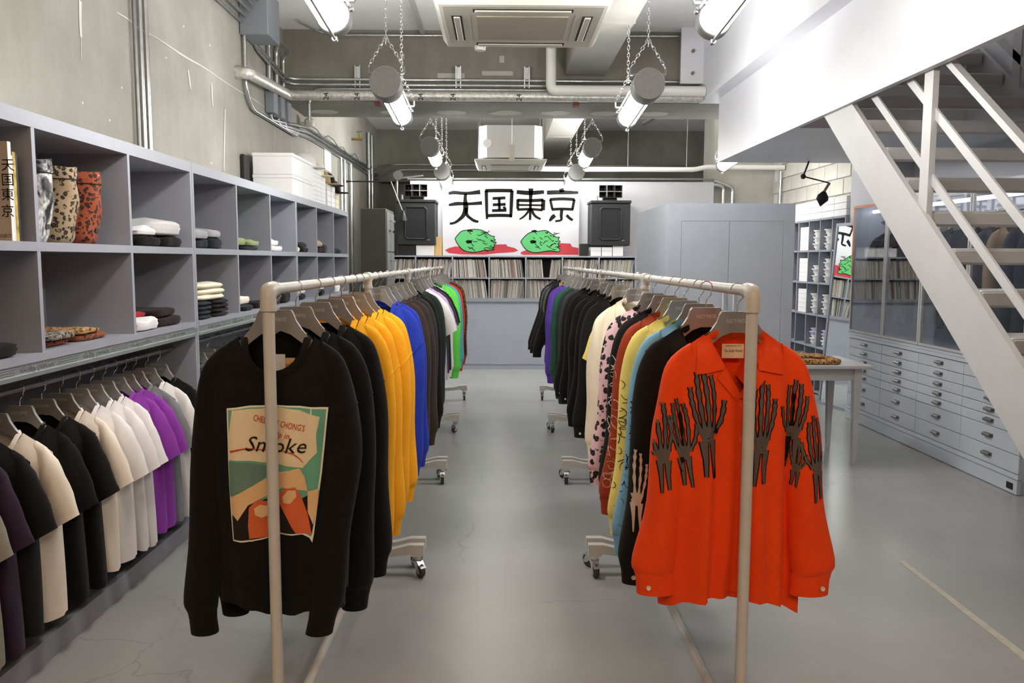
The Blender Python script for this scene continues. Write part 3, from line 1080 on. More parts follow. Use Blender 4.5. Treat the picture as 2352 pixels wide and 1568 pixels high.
gc = thing('glass_showcase', 'glass-fronted showcase of dark jackets on the drawer cabinet', 'showcase', (3.85, 6.9, 0.863))
GZ0, GZ1 = 0.864, 2.19
B().box(WR - 0.05, WR - 0.03, FYS[0], FYS[-1], GZ0, GZ1).build('back_panel', M_FILE, gc)
B().box(FX, WR - 0.05, FYS[0], FYS[-1], GZ0, GZ0 + 0.025).build('floor_panel', M_FILE, gc)
B().box(FX, WR - 0.05, FYS[0], FYS[-1], GZ1 - 0.04, GZ1).build('roof_panel', M_FILE, gc)
B().box(FX, WR - 0.05, FYS[-1] - 0.02, FYS[-1], GZ0 + 0.025, GZ1 - 0.04).build('end_panel', M_FILE, gc)
B().box(FX, WR - 0.05, FYS[0], FYS[0] + 0.008, GZ0 + 0.025, GZ1 - 0.04).build('end_pane', M_GLASS, gc)
for c in range(4):
    ya, yb = FYS[c] + 0.004, FYS[c + 1] - 0.004
    d = B()
    w = 0.022
    d.box(FX - 0.012, FX + 0.008, ya, ya + w, GZ0 + 0.03, GZ1 - 0.045).box(FX - 0.012, FX + 0.008, yb - w, yb, GZ0 + 0.03, GZ1 - 0.045)
    d.box(FX - 0.012, FX + 0.008, ya + w, yb - w, GZ0 + 0.03, GZ0 + 0.03 + w).box(FX - 0.012, FX + 0.008, ya + w, yb - w, GZ1 - 0.045 - w, GZ1 - 0.045)
    d = d.build('door_frame', M_STAIR, gc)
    if c == 3:
        e_ = B().box(FX - 0.016, FX - 0.0125, ya, yb, GZ1 - 0.045 - w, GZ1 - 0.045).box(FX - 0.016, FX - 0.0125, yb - w, yb, 1.45, GZ1 - 0.045 - w).build('orange_reflection', M_ORANGE, d)  # orange reflection along the grey frame, put in as thin coloured strips
        e_['label'] = 'painted orange reflection on the door edge'
    B().box(FX - 0.004, FX, ya + w, yb - w, GZ0 + 0.03 + w, GZ1 - 0.045 - w).build('pane', M_GLASS, d)
B().cyl((3.83, FYS[0] + 0.01, 1.99), (3.83, FYS[-1] - 0.02, 1.99), 0.012, 12).build('hanging_rail', M_STEEL, gc, True)
B().cyl((3.72, FYS[0] + 0.05, 2.09), (3.72, FYS[-1] - 0.06, 2.09), 0.016, 12).build('light_tube', emissive('lit_showcase_tube', (0.95, 0.92, 1.0, 1), 9.0), gc, True)

# ---------------------------------------------------------------- grey table
tb = thing('table', 'pale grey table at the foot of the cupboard, with leopard clothes on it', 'table', (2.3, 6.55, 0))
TX0, TX1, TY0, TY1, TZ = 1.55, 2.885, 6.25, 6.93, 0.795
M_TABLE = plain('table_paint', 'b9babd', 0.4, var=0.03)
B().box(TX0, TX1, TY0, TY1, TZ - 0.026, TZ, 0.003).build('table_top', M_TABLE, tb)
ap = B().box(TX0 + 0.1, TX1 - 0.1, TY0 + 0.075, TY0 + 0.095, TZ - 0.125, TZ - 0.026).box(TX0 + 0.1, TX1 - 0.1, TY1 - 0.095, TY1 - 0.075, TZ - 0.125, TZ - 0.026)
ap.box(TX0 + 0.08, TX0 + 0.10, TY0 + 0.095, TY1 - 0.095, TZ - 0.125, TZ - 0.026).box(TX1 - 0.10, TX1 - 0.08, TY0 + 0.095, TY1 - 0.095, TZ - 0.125, TZ - 0.026)
ap.build('apron', M_TABLE, tb)
for x in (TX0 + 0.09, TX1 - 0.09):
    for y in (TY0 + 0.085, TY1 - 0.085):
        b = B()
        rows = []
        for z, s in ((0.0, 0.015), (0.62, 0.028), (TZ - 0.027, 0.030)):
            rows.append([(x - s, y - s, z), (x + s, y - s, z), (x + s, y + s, z), (x - s, y + s, z)])
        b.grid(rows, closed=True).add(rows[0], [(0, 1, 2, 3)])
        b.build('leg', M_TABLE, tb)

# floor joint strip
struct(B().prism([(2.135, 4.22), (2.165, 4.22), (2.145, 2.4), (2.095, 2.4)], 'XY', -0.01, 0.004).build('trim_1', plain('joint_strip', 'b5b0a4', 0.6, var=0.12, scale=30)), 'pale metal joint strip let into the floor')

# ---------------------------------------------------------------- tubular industrial lamps on chains


def chain(b, p, q, pitch=0.030, r=0.0026, w=0.0085):
    p, q = Vector(p), Vector(q)
    n = max(1, int(round((q - p).length / pitch)))
    d = (q - p).normalized()
    a = Vector((0, 1, 0)) if abs(d.y) < 0.8 else Vector((1, 0, 0))
    e1 = d.cross(a).normalized()
    e2 = d.cross(e1)
    L = (q - p).length / n
    for k in range(n):
        c = p + d * L * (k + 0.5)
        s = e1 if k % 2 else e2
        h = L * 0.5 + r
        b.tube([c + d * (h * ca) + s * (w * sa) for ca, sa in ((1, 0.3), (1, -0.3), (0.6, -1), (-0.6, -1), (-1, -0.3), (-1, 0.3), (-0.6, 1), (0.6, 1))], r, 4, closed=True)


def make_lamp(label, x, y, z=2.83, tops=(CEIL - 0.045, CEIL - 0.045)):
    L = 1.06
    t = thing('tubular_lamp', label, 'lamp', (x, y, z), group='tubular lamps hanging on chains')
    ax = lambda s: Vector((0, s, -0.068 * s))
    tilt = Matrix.Rotation(-math.atan(0.068), 4, 'X')

    def put(b, name, mat, smooth=True):
        b.v = [tuple(tilt @ Vector(p)) for p in b.v]
        return local(b.build(name, mat, t, smooth), t)
    put(B().lathe([(0.0, 0.0), (0.108, 0.0), (0.112, 0.006), (0.112, 0.15), (0.105, 0.165), (0.07, 0.17)], axis='Y', n=28), 'housing', M_CAP)
    put(B().lathe([(0.072, 0.168), (0.075, 0.18), (0.075, L - 0.10), (0.068, L - 0.085)], axis='Y', n=24), 'lamp_glass', M_TUBE)
    put(B().lathe([(0.078, L - 0.10), (0.084, L - 0.09), (0.084, L - 0.03), (0.06, L - 0.005), (0.0, L)], axis='Y', n=24), 'end_cap', M_CAP)
    for a in (35, 145, 270):
        cx, cz = 0.094 * math.cos(R(a)), 0.094 * math.sin(R(a))
        put(B().cyl((cx, 0.12, cz), (cx, L - 0.04, cz), 0.007, 8).lathe([(0.014, 0), (0.014, 0.03)], (cx, L - 0.06, cz), 'Y', 8), 'guard_rod', M_WIRE)
    for (yy, hw, top) in ((0.07, 0.125, tops[0]), (L - 0.07, 0.10, tops[1])):
        b = B()
        zc = 0.075
        b.box(-hw, hw, yy - 0.012, yy + 0.012, zc, zc + 0.012).cyl((-hw, yy, zc + 0.006), (-hw, yy, zc + 0.05), 0.007, 8).cyl((hw, yy, zc + 0.006), (hw, yy, zc + 0.05), 0.007, 8)
        put(b, 'bracket', M_CAP, False)
        p = tilt @ Vector((0, yy, zc + 0.05))
        cb_ = B()
        apex = p + Vector((0, 0, 0.20))
        for s in (-1, 1):
            chain(cb_, p + Vector((s * hw, 0, 0)), apex)
        chain(cb_, apex - Vector((0, 0, 0.05)), (p.x, p.y, top - z))
        local(cb_.build('chain', M_CHROME, t, True), t)
    return t


l0 = make_lamp('lit tubular lamp hanging from chains, second of the left row', -0.81, 5.86)
rows = [('left', -0.81), ('right', 1.035)]
names = {3.12: 'lit tubular lamp cut off at the top edge, in the %s row', 5.86: 'nearest whole lit tubular lamp in the %s row', 9.42: 'lit tubular lamp just behind the concrete beam, in the %s row', 11.36: 'small far lit tubular lamp before the banner, in the %s row',
         0.3: 'lit tubular lamp above the camera, in the %s row', -2.4: 'lit tubular lamp over the entrance, in the %s row'}
for rn, x in rows:
    for y in (5.86, 3.12, 9.42, 11.36):
        if rn == 'left' and y == 5.86:
            l0['label'] = names[y] % rn
            continue
        if y == 9.42:
            make_lamp(names[y] % rn, {'left': -0.86, 'right': 1.105}[rn], 10.06, 2.965, (CEIL, CEIL))
            continue
        o = copy_tree(l0)
        o.location = (x, y, 2.83 if y != 11.36 else 2.80)
        o['label'] = names[y] % rn
make_lamp('lit tubular lamp peeking out below the end of the mezzanine', 2.95, 10.06, 2.93, (CEIL, CEIL))
# same lamps under the mezzanine and up in the loft, behind the stairs
o = copy_tree(l0)
o.location = (3.6, 6.9, 3.70)
for c in list(o.children):
    if c.name.startswith('chain'):
        bpy.data.objects.remove(c)
o['label'] = 'lit tubular lamp on the ceiling of the loft above the stairs'

# lamp rails on the ceiling
for rn, x in rows:
    struct(B().box(x - 0.02, x + 0.02, -3.0, 8.715, CEIL - 0.045, CEIL).build('trim_rail', M_STAIR), 'steel channel on the ceiling over the %s lamp row' % rn)

# ---------------------------------------------------------------- clothes racks
PY = [2.34, 4.09, 5.84, 7.585, 9.33]
RZ = 1.513
XL, XR = -0.662, 0.722
foot = B()
prof_t = [(-0.275, 0.166), (-0.20, 0.166), (-0.12, 0.146), (0, 0.140), (0.12, 0.146), (0.20, 0.166), (0.275, 0.166)]
prof_b = [(0.275, 0.106), (0.215, 0.106), (0.20, 0.118), (0.12, 0.108), (0, 0.10), (-0.12, 0.108), (-0.20, 0.118), (-0.215, 0.106), (-0.275, 0.106)]
foot.prism(prof_t + prof_b, 'XZ', -0.021, 0.021)
foot_me = foot.mesh('foot_bar')
wheel_me = B().lathe([(0.012, -0.011), (0.034, -0.011), (0.037, -0.006), (0.037, 0.006), (0.034, 0.011), (0.012, 0.011)], axis='Y', n=18).mesh('wheel', True)
fork = B()
fork.cyl((0, 0, 0.080), (0, 0, 0.107), 0.018, 12).lathe([(0.022, 0.072), (0.026, 0.078), (0.026, 0.084), (0.016, 0.090)], n=14)
fork.prism([(-0.022, 0.078), (0.022, 0.078), (0.034, 0.060), (0.050, 0.030), (0.044, 0.022), (0.016, 0.030), (-0.016, 0.066)], 'XZ', -0.018, -0.014)
fork.prism([(-0.022, 0.078), (0.022, 0.078), (0.034, 0.060), (0.050, 0.030), (0.044, 0.022), (0.016, 0.030), (-0.016, 0.066)], 'XZ', 0.014, 0.018)
fork.prism([(0.020, 0.079), (0.036, 0.064), (0.062, 0.056), (0.064, 0.060), (0.040, 0.070), (0.024, 0.084)], 'XZ', -0.016, 0.016)
fork_me = fork.mesh('fork')


def rack(x, label):
    rk = thing('clothes_rack', label, 'clothes rack', (x, PY[2], 0), group='pipe clothes racks')

    def ln(name, me, mat, loc, rz=0, par=rk, world=True):
        o = link(name, me, mat, par, world)
        if world:
            o.location = loc
            o.rotation_euler = (0, 0, rz)
        return o
    for i, y in enumerate(PY):
        B().cyl((x, y, 0.13), (x, y, RZ - 0.03), 0.017, 18).build('post', M_PIPE, rk, True)
        if i < 4:
            B().cyl((x, y + 0.02, RZ), (x, PY[i + 1] - 0.02, RZ), 0.0165, 18).build('rail', M_PIPE, rk, True)
            B().cyl((x, y + 0.02, 0.145), (x, PY[i + 1] - 0.02, 0.145), 0.0165, 14).build('base_pipe', M_PIPE, rk, True)
        f = B()
        if i in (0, 4):
            s = 1 if i == 0 else -1
            pts = [(x, y, RZ - 0.06), (x, y, RZ - 0.022)] + [(x, y + s * 0.022 * (1 - math.cos(a)), RZ - 0.022 + 0.022 * math.sin(a)) for a in (0.4, 0.8, 1.2, 1.57)] + [(x, y + s * 0.055, RZ)]
            f.tube(pts, [0.0235, 0.0225, 0.0235, 0.024, 0.0235, 0.0225, 0.0235], 18)
        else:
            f.tube([(x, y - 0.045, RZ), (x, y - 0.036, RZ), (x, y - 0.034, RZ), (x, y + 0.034, RZ), (x, y + 0.036, RZ), (x, y + 0.045, RZ)], [0.0245, 0.0245, 0.022, 0.022, 0.0245, 0.0245], 18)
            f.tube([(x, y, RZ), (x, y, RZ - 0.040), (x, y, RZ - 0.042), (x, y, RZ - 0.055)], [0.022, 0.022, 0.0245, 0.0245], 18)
        f.build('pipe_fitting', M_PIPE, rk, True)
        f2 = B().tube([(x, y, 0.175), (x, y, 0.163), (x, y, 0.161), (x, y, 0.10)], [0.0245, 0.0245, 0.022, 0.022], 16)
        f2.build('pipe_fitting', M_PIPE, rk, True)
        for dy in ((-0.052, 0.052) if 0 < i < 4 else (0.0,)):
            fb = ln('foot_bar', foot_me, M_PIPE, (x, y + dy, 0))
            for s in (-1, 1):
                rz = random.uniform(-1.9, -1.2) if dy <= 0 else random.uniform(2.0, 2.8)
                if s > 0:
                    rz = rz + random.uniform(-0.4, 0.4)
                c = ln('caster', fork_me, M_CHROME, (x + s * 0.243, y + dy, 0), rz)
                w = link('wheel', wheel_me, M_RUBBER, c, False)
                w.location = (0.028, 0, 0.0372)
    return rk


rkL = rack(XL, 'left pipe clothes rack on casters, holding sweatshirts and tees')
rkR = rack(XR, 'right pipe clothes rack on casters, holding shirts and jackets')

# ---------------------------------------------------------------- ceiling air conditioners


def aircon(x0, x1, y0, y1, z, label, hung):
    xc, yc = (x0 + x1) / 2, (y0 + y1) / 2
    a = thing('air_conditioner', label, 'air conditioner', (xc, yc, z), group='ceiling cassette air conditioners')
    p = B()
    rows = []
    for dx, zz in ((0.10, z + 0.075), (0.0, z + 0.062), (0.0, z + 0.050), (0.03, z + 0.004), (0.05, z), (0.18, z), (0.185, z + 0.006)):
        rows.append([(x0 + dx, y0 + dx, zz), (x1 - dx, y0 + dx, zz), (x1 - dx, y1 - dx, zz), (x0 + dx, y1 - dx, zz)])
    p.grid(rows, closed=True).add(rows[0], [(0, 1, 2, 3)])
    p.build('panel', M_ACP, a)
    g = B().box(x0 + 0.185, x1 - 0.185, y0 + 0.185, y1 - 0.185, z + 0.002, z + 0.03)
    g.build('intake_frame', M_ACP, a)
    gi = B().box(x0 + 0.215, x1 - 0.215, y0 + 0.215, y1 - 0.215, z - 0.002, z + 0.003).build('intake_grille', plain('ac_grille', 'b5ad9b', 0.6, var=0.05), a)
    for s in range(4):
        b, d = B(), B()
        if s < 2:
            ya = y0 + 0.085 if s == 0 else y1 - 0.145
            d.box(x0 + 0.2, x1 - 0.2, ya, ya + 0.055, z - 0.0015, z + 0.001)
            b.box(x0 + 0.21, x1 - 0.21, ya + 0.012, ya + 0.045, z - 0.009, z - 0.002, 0.003)
        else:
            xa = x0 + 0.085 if s == 2 else x1 - 0.145
            d.box(xa, xa + 0.055, y0 + 0.2, y1 - 0.2, z - 0.0015, z + 0.001)
            b.box(xa + 0.012, xa + 0.045, y0 + 0.21, y1 - 0.21, z - 0.009, z - 0.002, 0.003)
        so = d.build('outlet_slot', M_BLIND, a)
        b.build('louvre', M_ACP, so)
    c = 0.10
    m = 0.055
    oct_ = [(x0 + m + c, y0 + m), (x1 - m - c, y0 + m), (x1 - m, y0 + m + c), (x1 - m, y1 - m - c), (x1 - m - c, y1 - m), (x0 + m + c, y1 - m), (x0 + m, y1 - m - c), (x0 + m, y0 + m + c)]
    B().prism(oct_, 'XY', z + 0.085, z + 0.085 + (0.40 if hung else 0.30)).build('casing', M_ACW, a)
    for sx in (0, 1):
        for sy in (0, 1):
            B().cyl(((x0 + 0.05, x1 - 0.05)[sx], (y0 + 0.08, y1 - 0.08)[sy], z + 0.08), ((x0 + 0.05, x1 - 0.05)[sx], (y0 + 0.08, y1 - 0.08)[sy], CEIL), 0.006, 6).build('hanger_rod', M_STEEL, a)
    if hung:
        B().cyl((x0 + 0.16, y0 + 0.052, z + 0.26), (x0 + 0.16, y0 + 0.056, z + 0.26), 0.055, 16).build('knockout', M_CARD, a)
        B().box(xc - 0.02, xc + 0.05, y0 - 0.03, y0 - 0.01, z + 0.03, z + 0.24).build('remote_box', M_ACP, a)
        B().cyl((xc + 0.015, y0 - 0.02, z + 0.24), (xc + 0.015, y0 - 0.02, CEIL), 0.004, 6).build('cable', M_CARD, a)
    else:
        B().lathe([(0.0, z - 0.03), (0.03, z - 0.025), (0.035, z)], (x0 + 0.22, y1 - 0.06, 0), 'Z', 12).build('sensor', M_CARD, a, True)


aircon(-0.345, 0.565, 4.18, 5.05, 2.855, 'cream ceiling air conditioner nearest the camera', False)
aircon(-0.335, 0.575, 10.45, 11.35, 2.80, 'far white air conditioner hanging behind the concrete beam', True)

# square sheet-metal duct along the ceiling
du = thing('air_duct', 'square sheet-metal duct running along the ceiling past the air conditioner', 'duct', (0.86, 6, 3.5))
for i, (ya, yb) in enumerate(((2.4, 4.6), (4.6, 6.8), (6.8, 8.715))):
    B().box(0.665, 1.075, ya + 0.004, yb - 0.004, 3.50, 3.90, 0.006).build('duct_section', M_DUCT, du)
    if i:
        B().box(0.66, 1.08, ya - 0.006, ya + 0.006, 3.495, 3.905).build('flange', M_DUCT, du)
du2 = thing('air_duct', 'square sheet-metal duct section behind the concrete beam', 'duct', (0.86, 12, 3.5))
for i, (ya, yb) in enumerate(((9.645, 12.4), (12.4, 15.19))):
    B().box(0.665, 1.075, ya + 0.004, yb - 0.004, 3.42, 3.82, 0.006).build('duct_section', M_DUCT, du2)

# ---------------------------------------------------------------- pipes and conduits


def rounded(pts, rad=0.06, n=4):
    pts = [Vector(p) for p in pts]
    out = [pts[0]]
    for a, b, c in zip(pts, pts[1:], pts[2:]):
        r_ = min(rad, (a - b).length * 0.45, (c - b).length * 0.45)
        p, q = b + (a - b).normalized() * r_, b + (c - b).normalized() * r_
        for k in range(n + 1):
            t = k / n
            out.append(p * (1 - t) ** 2 + b * 2 * t * (1 - t) + q * t * t)
    out.append(pts[-1])
    return out


def pipe(label, pts, r, mat=M_GALV, group='steel conduits', name='conduit', rad=0.07, clips=None):
    t = thing(name, label, 'pipe', tuple(pts[0]), group=group)
    B().tube(rounded(pts, rad), r, 10).build('pipe', mat, t, True)
    for c in clips or []:
        c = Vector(c)
        B().box(c.x - 0.014, c.x + 0.014, c.y - r * 1.3, c.y + r * 1.6, c.z - r - 0.012, c.z + r + 0.012).build('clip', M_GALV, t)
    return t


W1 = WL + 0.03
# foil-wrapped pipe out of the left wall, then along the beam
fp = pipe('fat foil-wrapped pipe leaving the left wall and crossing before the beam', [(WL - 0.02, 7.15, 3.165), (WL + 0.11, 7.15, 3.165), (WL + 0.10, 8.55, 3.255), (2.055, 8.55, 3.255)], 0.050, M_FOIL, None, 'insulated_pipe', 0.05)
t24 = text_mesh('24', 0.075, 1.0)
for px in (755, 826, 972, 1046, 1198):
    p = at(px, 236, 'Y', 8.50)
    o = link('lettering', t24, M_INK, fp)
    o.location = (p.x, 8.4985, 3.237)
    o.rotation_euler = (0, R(-90), 0)
# conduits across the beam face
for i, (yp, xs, lab) in enumerate(((183, 640, 'uppermost'), (195, 645, 'second'), (205, 705, 'third'))):
    z = at(800, yp, 'Y', 8.67).z
    if i < 2:
        pts = [(W1, 7.35 + i * 0.25, CEIL - 0.1), (W1, 7.35 + i * 0.25, z + 0.12), (W1 + 0.02, 8.66, z), (2.055, 8.68, z)]
    else:
        pts = [(-1.98, 8.67, 3.02), (-1.98, 8.67, z), (2.055, 8.68, z)]
    pipe(lab + ' of the thin steel conduits across the concrete beam', pts, 0.017, clips=None, rad=0.15)
for px in (822, 1210, 1053):
    p = at(px, 190, 'Y', 8.68)
    tag(B().box(p.x - 0.03, p.x - 0.018, 8.655, 8.71, 3.36, 3.58).box(p.x + 0.018, p.x + 0.03, 8.655, 8.71, 3.36, 3.58).box(p.x - 0.03, p.x + 0.03, 8.708, 8.72, 3.36, 3.58).build('conduit_strut', M_GALV), {822: 'left', 1210: 'right', 1053: 'middle'}[px] + ' steel strut clamping the conduits to the beam', 'bracket', 'conduit struts on the beam')
for px, s in ((870, 'left'), (1322, 'right')):
    p = at(px, 245, 'Y', 8.7)
    tag(B().box(p.x - 0.03, p.x + 0.03, 8.60, 8.718, 3.18, 3.30).build('red_bracket', plain('red_oxide', '7c3b33', 0.7)), s + ' red-brown bracket under the foil-wrapped pipe', 'bracket', 'red pipe brackets')
pipe('thin conduit at the top of the beam', [(WL + 0.25, 8.3, CEIL - 0.03), (WL + 0.45, 8.67, CEIL - 0.07), (1.9, 8.69, CEIL - 0.05)], 0.013, rad=0.25)
# junction box and conduits on the left wall
jb = thing('junction_box', 'grey junction box high on the left wall', 'junction box', (WL + 0.1, 7.55, 3.55))
B().box(WL + 0.005, WL + 0.25, 7.28, 7.66, 3.52, 3.90, 0.006).build('box', M_BOXG, jb)
for i in range(6):
    yy, zz = 7.27, 3.60 + i * 0.05
    pipe('%s of six conduits running along the left wall into the grey junction box' % ['lowest', 'second', 'third', 'fourth', 'fifth', 'highest'][i], [(WL + 0.03 + 0.035 * i, 3.0, 3.62 + i * 0.045), (WL + 0.03 + 0.035 * i, 7.27, 3.62 + i * 0.045)], 0.014)
for i, (yy, lab) in enumerate(((7.33, 'near'), (7.45, 'middle'), (7.58, 'far'))):
    zb = (2.62, 3.2, 3.2)[i]
    if i == 0:
        pipe('conduit dropping from the junction box and sweeping down the left wall', [(W1, yy, 3.52), (W1, yy, 3.06), (W1, 7.50, 2.93), (W1, 9.12, 2.93), (W1, 9.2, 3.05)], 0.017, rad=0.16)
bxs = [(8.08, 2.99, 'near'), (8.34, 2.99, 'middle'), (8.60, 2.99, 'far')]
for i, (yy, zb, lab) in enumerate(bxs):
    pipe(lab + ' of three conduits bending down the left wall to grey boxes', [(WL + 0.05 + 0.02 * i, 7.66, 3.78 - 0.05 * i), (WL + 0.05 + 0.02 * i, yy - 0.05, 3.74 - 0.03 * i), (W1, yy, 3.62), (W1, yy, zb + 0.18)], 0.022, rad=0.14)
    tag(B().box(WL + 0.004, WL + 0.09, yy - 0.07, yy + 0.07, zb, zb + 0.2, 0.004).build('switch_box', M_BOXG), lab + ' of the three small grey conduit boxes on the left wall', 'junction box', 'grey conduit boxes')
    pipe(lab + ' of three conduits leaving the grey boxes towards the far corner', [(W1, yy, zb), (W1, yy + 0.03, zb - 0.05), (W1, 9.6 + i * 0.1, 3.10 - 0.05 * i), (W1, 15.1, 3.13 - 0.05 * i)], 0.018, rad=0.1)
tag(B().lathe([(0.05, 0), (0.055, 0.02), (0.055, 0.07), (0.03, 0.09)], (WL + 0.10, 9.4, 3.08), 'Z', 14).box(WL, WL + 0.1, 9.38, 9.42, 3.11, 3.13).build('detector', M_ACP, None, True), 'round cream sensor on the left wall under the beam', 'sensor')
cable = [(WL + 0.07, 9.6 + t * 0.32, 3.12 + 0.035 * math.sin(t * 2.3) + 0.02 * math.sin(t * 5.1)) for t in range(15)]
tag(B().tube(cable, 0.007, 6).build('cable', plain('dark_cable', '4a5450', 0.6), None, True), 'dark green cable drooping along the left wall conduits', 'cable')
# pair of wall conduits in the near bay
for i, yy in enumerate((5.17, 5.25, 5.33)):
    pipe(['left', 'middle', 'right'][i] + ' of the three upright conduits on the wall above the near shelf', [(W1 - 0.008, yy, 2.16), (W1 - 0.008, yy, CEIL)], (0.012, 0.016, 0.016)[i], (M_STEEL, M_GALV, M_GALV)[i], 'upright wall conduits')
tag(B().box(WL + 0.002, WL + 0.05, 5.12, 5.38, 2.19, 2.215).build('conduit_clip', M_GALV), 'steel clip holding the near upright conduits', 'bracket')
# far uprights
for i, (px, r_) in enumerate(((787, 0.022), (795, 0.022), (809, 0.026), (850, 0.03), (857, 0.03))):
    yy = at(px, 500, 'X', W1 + 0.02).y
    pipe(['first', 'second', 'third', 'fourth', 'fifth'][i] + ' of the tall upright conduits in the far left corner', [(W1 + 0.01, yy, 0.3), (W1 + 0.01, yy, 3.0 if i < 3 else 3.7)], r_, M_GALV, 'upright corner conduits')
tag(B().box(WL + 0.003, WL + 0.012, 10.6, 11.0, 2.74, 2.99).build('wall_notice', M_CARD), 'white notice sheet on the left wall before the conduits', 'sign')
vz = thing('brass_valve', 'brass tap on the left wall near the far corner', 'valve', (WL + 0.2, 12.6, 3.4))
B().cyl((WL, 12.6, 3.40), (WL + 0.16, 12.6, 3.40), 0.018, 10).cyl((WL + 0.12, 12.6, 3.38), (WL + 0.12, 12.6, 3.50), 0.014, 10).build('body', M_BRASS, vz, True)
B().cyl((WL + 0.08, 12.6, 3.51), (WL + 0.16, 12.6, 3.51), 0.009, 8).build('handle', plain('green_valve', '4c6b45', 0.5), vz, True)
# white drain pipes
WP = plain('white_pvc', 'e3e2dd', 0.4, var=0.02)
pipe('fat white pipe dropping beside the duct and turning right along the beam', [(0.52, 5.1, 3.30), (0.50, 8.45, 3.75), (0.50, 8.45, 3.30), (2.055, 8.45, 3.30)], 0.052, WP, 'white drain pipes', 'drain_pipe', 0.06)
dp = pipe('white drain pipe crossing the far bay above the right loudspeaker', [(0.37, 12.0, 2.93), (0.40, 12.0, 2.91), (2.80, 12.0, 2.91), (2.95, 12.0, 2.945), (4.1, 12.0, 2.945)], 0.036, WP, 'white drain pipes', 'drain_pipe', 0.05)
for x in (1.83, 2.68):
    B().cyl((x, 12.0, 2.94), (x, 12.0, CEIL), 0.006, 6).build('hanger_rod', M_STEEL, dp)
# far beam conduits, cornice conduit above the banner
for i, yp in enumerate((378, 390)):
    z = at(950, yp, 'Y', 15.16).z
    pipe(('upper', 'lower')[i] + ' of the far conduits above the banner', [(WL + 0.06, 14.3, z - 0.25), (WL + 0.25 + 0.1 * i, 15.16, z), (4.0, 15.17, z)], 0.016, rad=0.2)
pipe('thin dark rail along the top of the white back wall', [(-1.40, 12.42, 2.80), (3.2, 12.42, 2.815)], 0.014, M_STEEL)
tag(B().cyl((-1.72, 13.9, 3.0), (-1.72, 13.98, 3.0), 0.08, 18).build('round_vent', M_STEEL, None, True), 'round grey vent in the dark far left corner', 'vent')
pipe('conduit bending down behind the left loudspeaker', [(-1.75, 14.0, 0.0), (-1.75, 14.0, 2.95), (-1.3, 14.0, 3.0)], 0.03)
pipe('steel pipe bending down behind the cupboard, nearer the column edge', [(3.36, 12.5, 2.0), (3.36, 12.5, 2.72), (3.0, 12.5, 2.76)], 0.03, group='elbow pipes on the column')
pipe('steel pipe bending down behind the cupboard, further right', [(3.50, 12.5, 2.0), (3.50, 12.5, 2.70), (3.2, 12.5, 2.80)], 0.03, group='elbow pipes on the column')
pipe('upright thin conduit on the right wall above the cupboard', [(WR - 0.06, 13.0 - 0.9, 2.0), (WR - 0.06, 12.1, 2.9)], 0.016)
# ceiling strut behind the beam on the right
pipe('slanting steel tube under the ceiling of the far bay', [(2.6, 10.3, 3.75), (2.2, 12.9, 3.7)], 0.03, M_GALV)

# articulated black wall lamps
wlamp = thing('wall_lamp', 'black articulated lamp on the left wall above the dark cabinet', 'lamp', (WL, 11.8, 2.7))
e0, e1 = at(898, 417, 'Y', 11.8), at(926, 488, 'Y', 11.8)
B().cyl((WL, 11.8, e0.z), tuple(e0), 0.010, 8).build('arm', M_BLACKM, wlamp, True)
B().lathe([(0.03, 0), (0.03, 0.02), (0.015, 0.08)], (WL, 11.8, e0.z), 'X', 12).build('mount', M_BLACKM, wlamp, True)
B().cyl(tuple(e0), tuple(e1), 0.008, 8).build('arm', M_STEEL, wlamp, True)
B().lathe([(0.015, 0.05), (0.03, 0.0), (0.055, -0.05), (0.06, -0.10), (0.04, -0.105)], tuple(e1 - Vector((0, 0, 0.02))), 'Z', 16).build('shade', M_BLACKM, wlamp, True)
wl2 = thing('wall_lamp', 'black articulated lamp hanging below the mezzanine near the box shelf', 'lamp', (3.1, 8.3, 2.55))
q = [at(x, y, 'Y', 8.3) for x, y in ((1858, 372), (1845, 405), (1905, 420), (1893, 440), (1884, 473))]
q[0].z = 2.594
B().cyl(tuple(q[0]), tuple(q[1]), 0.009, 8).build('arm', M_BLACKM, wl2, True)
B().lathe([(0.02, -0.02), (0.028, 0), (0.02, 0.02)], tuple(q[1]), 'Y', 12).build('joint', M_BLACKM, wl2, True)
B().cyl(tuple(q[1]), tuple(q[2]), 0.007, 8).build('arm', M_BLACKM, wl2, True)
B().tube([tuple(q[2]), tuple(q[3])], 0.014, 8).build('socket', plain('copper_socket', '8a6a5a', 0.4, 0.6), wl2, True)
B().tube([tuple(q[3]), tuple(q[3] + (q[4] - q[3]) * 0.3), tuple(q[3] + (q[4] - q[3]) * 0.55), tuple(q[4])], [0.02, 0.055, 0.06, 0.006], 16).build('shade', M_BLACKM, wl2, True)

# ---------------------------------------------------------------- hangers
half = [(0.047, -0.066), (0.053, -0.075), (0.061, -0.098), (0.080, -0.127), (0.102, -0.152), (0.136, -0.178), (0.168, -0.202), (0.174, -0.216), (0.167, -0.234), (0.156, -0.234), (0.136, -0.214), (0.106, -0.190), (0.076, -0.164), (0.045, -0.140), (0.018, -0.130)]
hb = B().prism(half + [(-x, z) for x, z in half[::-1]], 'XZ', -0.007, 0.007)
HANG_ME = hb.mesh('hanger_body')
pts = [(0, -0.068), (0, -0.046), (0.005, -0.036), (0.017, -0.024)] + [(0.0205 * math.cos(a), 0.0205 * math.sin(a)) for a in [R(d) for d in (-45, -15, 15, 45, 75, 105, 135, 160, 185)]]
HOOK_ME = B().tube([(x, 0, z) for x, z in pts], 0.0021, 6).mesh('hook', True)
HTXT = text_mesh('GUILTY PARTIES', 0.0165, 0.56)
MCOL = None


